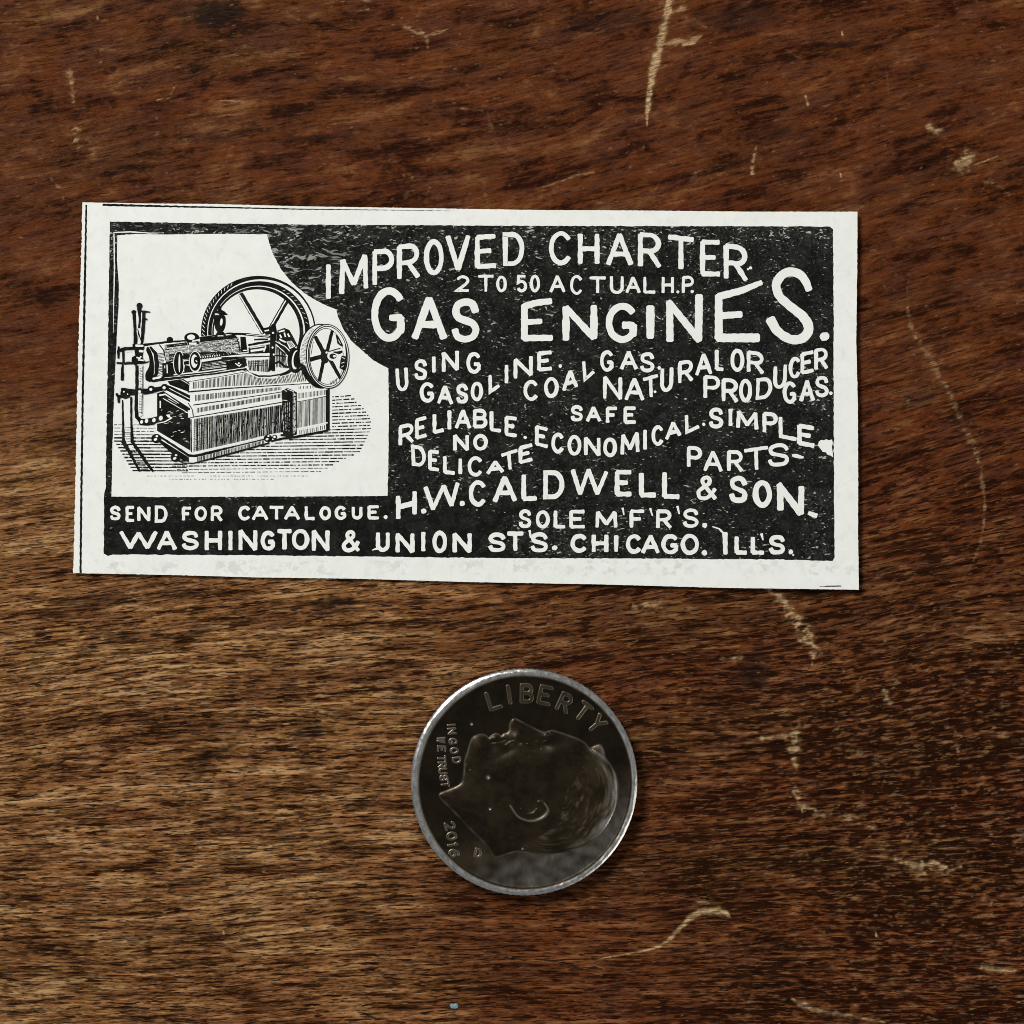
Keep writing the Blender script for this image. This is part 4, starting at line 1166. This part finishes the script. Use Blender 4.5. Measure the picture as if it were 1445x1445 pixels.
    pu.poly(Rb([(1110, 660), (1150, 700), (1190, 780), (1170, 790), (1130, 760)])); pu.poly(Rb([(1175, 880), (1215, 890), (1215, 980), (1190, 1030), (1150, 1010), (1160, 930)]))
    for q in ([(1180, 900), (1205, 915)], [(1165, 960), (1200, 950)], [(1170, 1000), (1195, 985)], [(1140, 720), (1160, 760)]): pu.stroke(Rb(q), 0.8, 1)
    rbe(1005, 890, 48, 72, 0); rbe(1085, 885, 58, 50, 1); rbe(1085, 888, 36, 28, 0); rbe(1100, 888, 16, 12, 1)
    pu.stroke(Rb([(1040, 850), (1110, 832), (1185, 835)]), [3, 7, 8], 1); pu.stroke(Rb([(1040, 842), (1110, 820), (1160, 810)]), 1.6); pu.stroke(Rb([(1090, 846), (1140, 852), (1180, 840)]), [1.5, 4.0, 3.0]); pu.dot(*Rb([(1020, 850)])[0], 1.6, 1)
    pu.stroke(Rb([(885, 740), (870, 820), (860, 880)]), 0.8)
    pu.hatch(Rb([(1060, 1150), (1130, 1110)]), Rb([(1050, 1180), (1130, 1160)]), 5, 0.9)

    # pipes and valves at the left
    pi = Ink(pu.z + 1.5e-7, 1.5e-7)
    A = lambda q, w, m=0: pi.stroke(Ra(q), w, m)
    Cc = lambda q, w, m=0: pi.stroke(Rc(q), w, m)
    pi.poly(Ra([(270, 440), (395, 440), (385, 770), (290, 770)]), 1)
    A([(288, 440), (298, 600), (303, 765)], [5.6, 4.6, 5.6]); A([(340, 400), (348, 500), (340, 600)], [6.0, 3.4, 3.6]); A([(388, 445), (380, 600), (368, 765)], [4.4, 5.2, 3.8]); A([(352, 432), (450, 438)], [2.6, 3.0, 1.6]); A([(380, 510), (420, 512)], 2.4)
    pi.ell(*Ra([(343, 375)])[0], 4.2, 4.4); pi.ell(*Ra([(286, 440)])[0], 3.6, 3.0); A([(325, 610), (345, 690), (360, 730)], [1.4, 1.8, 1.4]); A([(330, 640), (325, 740)], 1.2)
    pi.poly(Ra([(272, 762), (390, 762), (392, 800), (380, 840), (375, 900), (395, 935), (300, 990), (262, 940), (265, 900), (300, 880), (290, 820), (272, 800)]))
    A([(305, 780), (380, 782)], 3.0, 1); A([(342, 836), (380, 838)], 3.4, 1); A([(315, 900), (345, 910), (360, 890)], 2.2, 1); A([(330, 925), (385, 930)], 2.0, 1); A([(325, 975), (380, 980)], 1.6, 1)
    A([(130, 790), (128, 910)], [2.4, 4.2, 2.4]); A([(140, 830), (200, 810), (280, 808)], [4.6, 4.6, 4]); A([(178, 830), (180, 960)], 3.4); A([(112, 956), (200, 962), (300, 955), (420, 950), (440, 940)], [2.8, 3.0, 3.4, 4.6, 1]); A([(170, 965), (168, 1130)], [2.4, 4.2, 4.6])
    A([(205, 842), (270, 838)], 0.8, 1); A([(200, 940), (260, 930), (262, 890)], 0.8, 1)
    # upright pipe
    pi.poly(Ra([(300, 985), (385, 985), (380, 1240), (300, 1240)]), 1); A([(318, 990), (318, 1240)], 5.0); A([(378, 990), (376, 1240)], 1.2); pi.hatch(Ra([(345, 1010), (345, 1220)]), Ra([(372, 1000), (370, 1220)]), 13, 0.6, gap=.3)
    # lower valve line
    A([(108, 1270), (132, 1310), (132, 1360)], [3.6, 4, 3.2]); pi.ell(*Ra([(200, 1268)])[0], 7.2, 7.4); A([(130, 1300), (240, 1290)], 4.4); A([(160, 1225), (300, 1240), (420, 1232), (520, 1215), (640, 1200)], [4.6, 3.8, 4.4, 3.8, 4.6]); A([(250, 1270), (420, 1262), (520, 1240), (590, 1225)], [4.8, 3.8, 3.8, 3.0])
    for (a, b, r) in ((465, 1222, 5.2), (600, 1205, 5.4), (350, 1245, 5.0)): pi.ell(*Ra([(a, b)])[0], r, r * .9); pi.ell(*Ra([(a - 6, b + 4)])[0], r * .42, r * .4, 1)
    pi.dot(*Ra([(185, 1250)])[0], 1.2, 1); pi.dot(*Ra([(222, 1275)])[0], 1.0, 1)
    # down pipes and the elbow
    pi.poly(Rc([(180, 470), (262, 440), (262, 880), (182, 900)]), 1)
    Cc([(172, 470), (178, 700), (182, 900)], [2.4, 3.0, 4.4]); Cc([(258, 440), (258, 650), (268, 890)], [3.0, 2.6, 4.6])
    pi.hatch(Rc([(195, 730), (195, 880)]), Rc([(250, 730), (250, 880)]), 6, 0.9)
    pi.poly(Rc([(300, 400), (380, 400), (376, 620), (345, 640), (300, 640)]), 1); Cc([(312, 400), (310, 560), (318, 640), (360, 690)], [4.8, 5.0, 5.4, 5.4]); Cc([(372, 400), (368, 610)], 1.4); pi.hatch(Rc([(340, 410), (340, 600)]), Rc([(366, 405), (364, 600)]), 12, 0.6, gap=.3)
    Cc([(350, 690), (430, 692), (520, 668), (620, 645), (668, 640)], [8.4, 9.6, 9.4, 8.8, 5.0]); Cc([(620, 620), (668, 650), (600, 690), (520, 705)], [2.2, 1.8, 1.6, 1.0], 1)
    for (a, b, r) in ((365, 690, 2.6), (415, 680, 3.0), (490, 672, 3.0), (560, 652, 3.4)): pi.ell(*Rc([(a, b)])[0], r * .8, r, 1, .3)
    pi.dot(*Rc([(640, 630)])[0], 2.2, 1)
    Cc([(180, 890), (225, 970), (290, 1090), (345, 1190)], [7.0, 4.6, 3.6, 3.4]); Cc([(262, 880), (330, 980), (410, 1100), (480, 1192)], [4.4, 4.6, 4.4, 3.2]); Cc([(215, 905), (250, 900)], 3.0, 1); Cc([(238, 945), (300, 975)], [2.4, 3.0, 1.6], 1)
    pi.hatch(Rc([(240, 975), (370, 1190)]), Rc([(300, 970), (440, 1188)]), 6, 1.0, gap=.2)

    mats = [M_INK, M_LETTER]
    floor = fl.build('engraving', mats, None)
    subs = [fw.build('flywheel', mats, None), cy.build('engine_cylinder', mats, None), ba.build('engine_base', mats, None), pu.build('pulley_wheel', mats, None), pi.build('pipework', mats, None)]

    # hang the parts on the cutting
    for o in [sheet, block, floor] + rules:
        o.parent = root; o.location = -off
    for o in L: o.parent = block
    for o in subs: o.parent = floor
    return root


# ------------------------------------------------------------------ the coin
def build_coin():
    cx, cy, R = 739.5, 1102.0, 159.0
    ZS = 4.0139                                        # letters measured in a window enlarged this much, origin (560, 920)
    zx = lambda q: [(a / ZS + 560 - cx, b / ZS + 920 - cy) for a, b in q]      # to pixels about the coin's centre, y down
    nr, nt = 330, 1440
    r = np.concatenate([np.linspace(0.0, 136, 262, endpoint=False), np.linspace(136, R, nr - 262)])
    th = np.linspace(0, 2 * np.pi, nt, endpoint=False)
    rr, tt = np.meshgrid(r, th, indexing='ij')
    X = (rr * np.cos(tt)).ravel(); Y = (-rr * np.sin(tt)).ravel()              # y down, like the photograph
    rad = rr.ravel()
    H = np.zeros_like(X)
    ang = np.arctan2(-Y, X)
    # rim: slightly uneven width, rounded top
    wob = 1.6 * np.cos(ang + 0.3) + 0.5 * noise(np.cos(ang) * 3 + 9, np.sin(ang) * 3 + 9, 4)
    inner = 150.2 + wob
    rim = sstep(-6.0, 3.0, rad - inner)
    H += (3.3 + 0.7 * noise(ang * 7, rad / 6, 94) + 0.35 * noise(ang * 22, rad / 4, 95)) * rim
    H -= 3.4 * np.clip((rad - 153.5) / 5.5, 0, 1) ** 2.0
    H += 0.8 * (rad / R) ** 2 * (1 - rim)                                       # field dished towards the middle
    # portrait, face turned up
    prof = [(640, 432), (640, 405), (652, 378), (672, 374), (720, 398), (770, 424), (822, 448), (850, 446), (872, 439), (905, 446), (960, 464), (1010, 482), (1060, 508), (1092, 540), (1120, 524), (1150, 520),
            (1166, 548), (1178, 590), (1210, 640), (1240, 700), (1252, 770), (1244, 840), (1222, 910), (1180, 985), (1120, 1050), (1040, 1095), (950, 1122), (860, 1136), (760, 1130), (690, 1120), (640, 1128), (590, 1146), (552, 1150),
            (520, 1100), (470, 1045), (410, 985), (350, 920), (290, 860), (240, 802), (290, 775), (345, 752), (374, 722), (384, 660), (386, 610), (402, 560), (420, 500), (440, 470), (475, 460), (505, 468), (522, 480), (545, 462), (572, 458), (590, 472), (606, 458), (626, 452)]
    pf = smooth_pts(zx(prof), 3, True)
    ins = inside(X, Y, pf)
    d, _ = seg_dist(X, Y, pf + [pf[0]])
    inn = np.where(ins, d, 0.0)
    H += np.where(ins, 1.6 * (1 - np.exp(-inn / 2.2)) + 9.0 * (1 - np.exp(-inn / 34.0)), 0.0)

    def zb(x, y, rx, ry, amp, rot=0.0):                # soft mound or hollow
        (px, py), = zx([(x, y)])
        c, s = math.cos(rot), math.sin(rot)
        u = ((X - px) * c + (Y - py) * s) / (rx / ZS); v = (-(X - px) * s + (Y - py) * c) / (ry / ZS)
        return amp * np.exp(-(u * u + v * v))

    face = zb(830, 520, 55, 30, -1.4, 0.2) + zb(868, 470, 40, 22, 0.9) + zb(800, 505, 22, 12, 0.9) + zb(675, 480, 26, 34, 0.9, .3) + zb(690, 505, 16, 12, -0.7) + zb(640, 500, 26, 16, -0.5) + zb(560, 480, 36, 16, 0.6)
    face += zb(540, 540, 46, 30, -0.5) + zb(470, 530, 44, 50, 0.7) + zb(640, 650, 110, 90, 0.9) + zb(620, 560, 70, 22, -0.5, -.5) + zb(560, 720, 130, 26, -0.5, .5) + zb(640, 800, 160, 60, -0.6, .35) + zb(960, 560, 110, 60, 0.6)
    H += np.where(ins, 3.4 * face, 0)

    def ridge(pts, w, amp, sm=5):
        q = smooth_pts(zx(pts), sm)
        dd, _ = seg_dist(X, Y, q)
        return amp * np.exp(-(dd / w) ** 2)

    ear = ridge([(648, 868), (690, 925), (760, 948), (825, 930), (855, 885), (835, 848), (805, 842)], 2.6, 1.5) + ridge([(705, 880), (730, 908), (770, 905), (792, 882)], 1.8, 0.9) + zb(745, 880, 34, 24, -0.9)
    H += np.where(ins, 1.6 * ear, 0)
    for q, w, a in (([(740, 515), (770, 522), (815, 515), (840, 500)], 1.6, 0.8), ([(845, 508), (862, 480), (850, 462)], 1.8, 0.7), ([(770, 545), (810, 540)], 1.8, -0.5), ([(620, 520), (650, 500), (682, 505)], 1.6, 0.6), ([(535, 505), (575, 500), (610, 490)], 1.5, -0.8),
                    ([(700, 540), (720, 570), (745, 580)], 1.6, -0.4), ([(390, 640), (470, 720), (560, 800), (640, 860)], 3.0, 0.5), ([(420, 900), (520, 960), (560, 1050)], 4.0, 0.5)):
        H += np.where(ins, 2.0 * ridge(q, w, a), 0)
    # hair: combed back from the forehead round to the nape
    (hx, hy), = zx([(880, 800)])
    hm = np.zeros_like(X)
    hp = zx([(1060, 520), (1160, 540), (1250, 700), (1260, 860), (1150, 1060), (960, 1140), (760, 1150), (690, 1090), (800, 1030), (900, 960), (930, 860), (960, 760), (1020, 680), (1060, 600)])
    hi = inside(X, Y, smooth_pts(hp, 3, True))
    hd, _ = seg_dist(X, Y, smooth_pts(hp, 3, True))
    hm = np.where(hi & ins, sstep(0, 7, hd), 0.0)
    la = np.arctan2(Y - hy, X - hx); lr = np.hypot(X - hx, Y - hy)
    strands = noise(lr / 6.4 + 2.6 * noise(la * 1.6, lr / 30, 8), la * 2.2 + 0.03 * lr, 12) + 0.5 * noise(lr / 3.6 + 2.0 * noise(la * 2, lr / 20, 9), la * 3.4, 13)
    H += hm * (0.8 + 1.7 * strands)
    # lettering
    base = H.copy()
    lett = np.zeros_like(X)
    wid = 1.55

    def raise_glyph(ch, x, y, w, h, rot, stroke=1.7, depth=1.0):
        nonlocal lett
        c, s = math.cos(math.radians(rot)), math.sin(math.radians(rot))
        (px, py), = zx([(x, y)])
        m = np.hypot(X - px, Y - py) < (w + h) / ZS
        if not m.any(): return
        closed = False
        for st in GLYPH[ch]:
            if st == '*': closed = True; continue
            q = []
            for u, v in st:
                lx, ly = (u - .5) * w / ZS, (.5 - v) * h / ZS
                q.append((px + lx * c - ly * s, py + lx * s + ly * c))
            if closed: q.append(q[0]); closed = False
            dd, _ = seg_dist(X[m], Y[m], q)
            lett[m] = np.maximum(lett[m], depth * sstep(stroke + 0.9, stroke - 0.7, dd))

    for ch, x, y, rot in (('L', 548, 268, -17), ('I', 636, 236, -9), ('B', 736, 230, 1), ('E', 838, 240, 12), ('R', 950, 282, 25), ('T', 1052, 332, 37), ('Y', 1130, 402, 50)):
        raise_glyph(ch, x, y, 58, 92, rot, 2.3)
    for ch, x, y, rot in (('I', 310, 408, 84), ('N', 313, 442, 84), ('G', 318, 500, 84), ('O', 326, 552, 83), ('D', 340, 606, 83)):
        raise_glyph(ch, x, y, 28, 40, rot, 1.0, .8)
    for ch, x, y, rot in (('W', 252, 492, 94), ('E', 255, 542, 92), ('T', 255, 596, 90), ('R', 258, 632, 88), ('U', 262, 668, 86), ('S', 268, 706, 84), ('T', 275, 742, 82)):
        raise_glyph(ch, x, y, 26, 40, rot, 1.0, .8)
    for ch, x, y, rot in (('2', 302, 976, 76), ('0', 312, 1034, 80), ('1', 318, 1084, 82), ('6', 326, 1130, 84)):
        raise_glyph(ch, x, y, 36, 50, rot, 1.4, .85)
    raise_glyph('D', 460, 1130, 30, 44, 12, 1.2, .85)
    lett = np.where(ins | (rim > 0.3), 0, lett)
    H += 1.5 * lett
    # knocks and wear
    H += 0.10 * fbm(X / 7, Y / 7, 80, 3)
    for (a, b, rd) in ((518, 702, 8), (424, 403, 5), (528, 880, 5), (712, 1105, 5), (410, 655, 7)):
        H += zb(a, b, rd, rd, -0.9)
    # bright mask: rubbed rim, shoulders of letters and profile, plus highlights painted in
    edge_p = np.exp(-(d / 1.3) ** 2) * 0.20 * (0.7 + noise(X / 15, Y / 15, 96))
    le = np.clip(1 - np.abs(lett - 0.5) * 2, 0, 1) * 0.30 + 0.05 * lett
    bright = np.maximum(sstep(0.45, 0.95, rim) * (0.45 + 0.55 * sstep(150.5, 154.5, rad + 1.5 * noise(ang * 6, rad / 9, 97))), np.maximum(edge_p * (rim < .3), le))
    bright = np.maximum(bright, np.where(ins, ridge([(648, 868), (690, 925), (760, 948), (825, 930), (855, 885), (835, 848)], 1.4, 0.30), 0))
    bright = np.maximum(bright, hm * 0.10 * sstep(0.1, 0.5, strands) + ins * 0.42 * sstep(20, 4, d) * sstep(70, 112, X + 0.15 * Y) * (0.6 + strands))  # highlight on the hair and right edge of the head, painted in
    for (a, b, rd) in ((518, 702, 9), (424, 403, 6), (528, 880, 6), (712, 1105, 5)):
        bright = np.maximum(bright, zb(a, b, rd, rd, 0.8))
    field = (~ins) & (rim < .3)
    bright = np.maximum(bright, np.where(field, 0.15 * sstep(25, 140, X * 0.45 + Y * 0.9) * (0.7 + noise(X / 18, Y / 14, 90)), 0))  # grey sheen of the lower right field, painted into the colour
    painted_dark = np.where(field, 0.16 + 0.52 * sstep(85, 0, X * 0.25 + Y * 0.9), 0.34 * (1 - hm)) * (1 - np.clip(lett, 0, 1))  # dark reflection put into the colour, weaker towards the field's lower right
    painted_dark = np.maximum(painted_dark, sstep(3.2, 0.2, d) * (~ins) * 0.8)  # darker just outside the profile's outline
    painted_dark *= 1 - sstep(0.2, 0.7, rim)
    top = 0.00135
    z = top + (H - 3.3) * K * 0.62
    vx, vy = X * K, -Y * K
    verts = np.stack([vx, vy, z], -1)
    idx = np.arange(nr * nt).reshape(nr, nt)
    a = idx[:-1, :]; b = np.roll(idx, -1, 1)[:-1, :]; c = np.roll(idx, -1, 1)[1:, :]; dd = idx[1:, :]
    faces = np.stack([a, dd, c, b], -1).reshape(-1, 4)
    faces = faces[nt:]                                    # the centre is closed by the tiny second ring instead
    verts[:nt, :2] = 0
    mask = lambda arr: arr[faces].mean(1)
    fi = mask(ins.astype(float)) > 0.5; fr = mask(rim) > 0.25; fl = mask(lett) > 0.12
    reg_l, reg_p = fl & ~fi & ~fr, fi & ~fr
    Xf, Yf = mask(X), mask(Y)
    root = empty('coin', (*P(cx, cy), 0.0))
    tag(root, 'small round tarnished silver coin with bright worn rim and raised profile head', 'coin')
    rgba = np.stack([np.clip(bright, 0, 1), np.clip(painted_dark, 0, 1), field * sstep(25, 140, X * 0.45 + Y * 0.9), np.ones_like(X)], -1)  # blue channel marks the painted field sheen

    def piece(name, sel, extra_v=None, extra_f=None):
        fs = faces[sel]
        used, inv = np.unique(fs, return_inverse=True)
        v = verts[used]; col = rgba[used]; f = inv.reshape(-1, 4)
        if extra_v is not None:
            remap = -np.ones(len(verts), np.int64); remap[used] = np.arange(len(used))
            ef = extra_f.copy()
            lowm = ef < len(verts)
            ef = np.where(lowm, remap[np.minimum(ef, len(verts) - 1)], ef - len(verts) + len(used))
            v = np.concatenate([v, extra_v]); f = np.concatenate([f, ef])
            e = np.tile([0.55, 0.0, 0.0, 1.0], (len(extra_v), 1)); col = np.concatenate([col, e])
        me = mesh_np(name, v, f)
        set_attr(me, 'coin_wear_sheen', col)
        return link_mesh(name, me, [M_COIN], root)

    # reeded edge and underside, part of the rim
    nv = len(verts)
    last = idx[-1]
    reed = 1 - 0.004 * (np.arange(nt) % 12 < 5)
    ring = lambda q, zz: np.stack([R * K * q * np.cos(th), R * K * q * np.sin(th), np.full(nt, zz)], -1)
    ev = np.concatenate([ring(1.004 * reed, top - 0.00018), ring(1.004 * reed, 0.00014), ring(0.985, 0.0), ring(0.02, 0.0)])
    rows = [last] + [nv + np.arange(nt) + k * nt for k in range(4)]
    ef = np.concatenate([np.stack([rows[k], rows[k + 1], np.roll(rows[k + 1], -1), np.roll(rows[k], -1)], -1) for k in range(4)])
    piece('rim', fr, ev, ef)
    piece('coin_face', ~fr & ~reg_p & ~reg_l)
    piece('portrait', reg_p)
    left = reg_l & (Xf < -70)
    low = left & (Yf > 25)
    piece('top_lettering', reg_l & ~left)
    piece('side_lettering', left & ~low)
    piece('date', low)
    return root


def build_fleck():
    bm = bmesh.new()
    random.seed(5)
    n = 11
    lo, hi = [], []
    for i in range(n):
        a = 2 * math.pi * i / n
        q = random.uniform(.75, 1.15)
        x, y = 6.0 * q * math.cos(a) * K, 4.6 * q * math.sin(a) * K
        lo.append(bm.verts.new((x, y, 0.0))); hi.append(bm.verts.new((x * .8, y * .8, 0.00010 * random.uniform(.6, 1.1))))
    for i in range(n):
        bm.faces.new((lo[i], lo[(i + 1) % n], hi[(i + 1) % n], hi[i]))
    c = bm.verts.new((0, 0, 0.00013))
    for i in range(n): bm.faces.new((hi[i], hi[(i + 1) % n], c))
    bm.faces.new(lo[::-1])
    bmesh.ops.recalc_face_normals(bm, faces=bm.faces)
    me = bpy.data.meshes.new('paint_fleck'); bm.to_mesh(me); bm.free()
    o = link_mesh('paint_fleck', me, [M_BLUE])
    o.location = (*P(641, 1420), -0.00003)
    tag(o, 'tiny pale blue fleck of paint on the wood below the coin', 'paint fleck')


build_table()
build_clipping()
build_coin()
build_fleck()
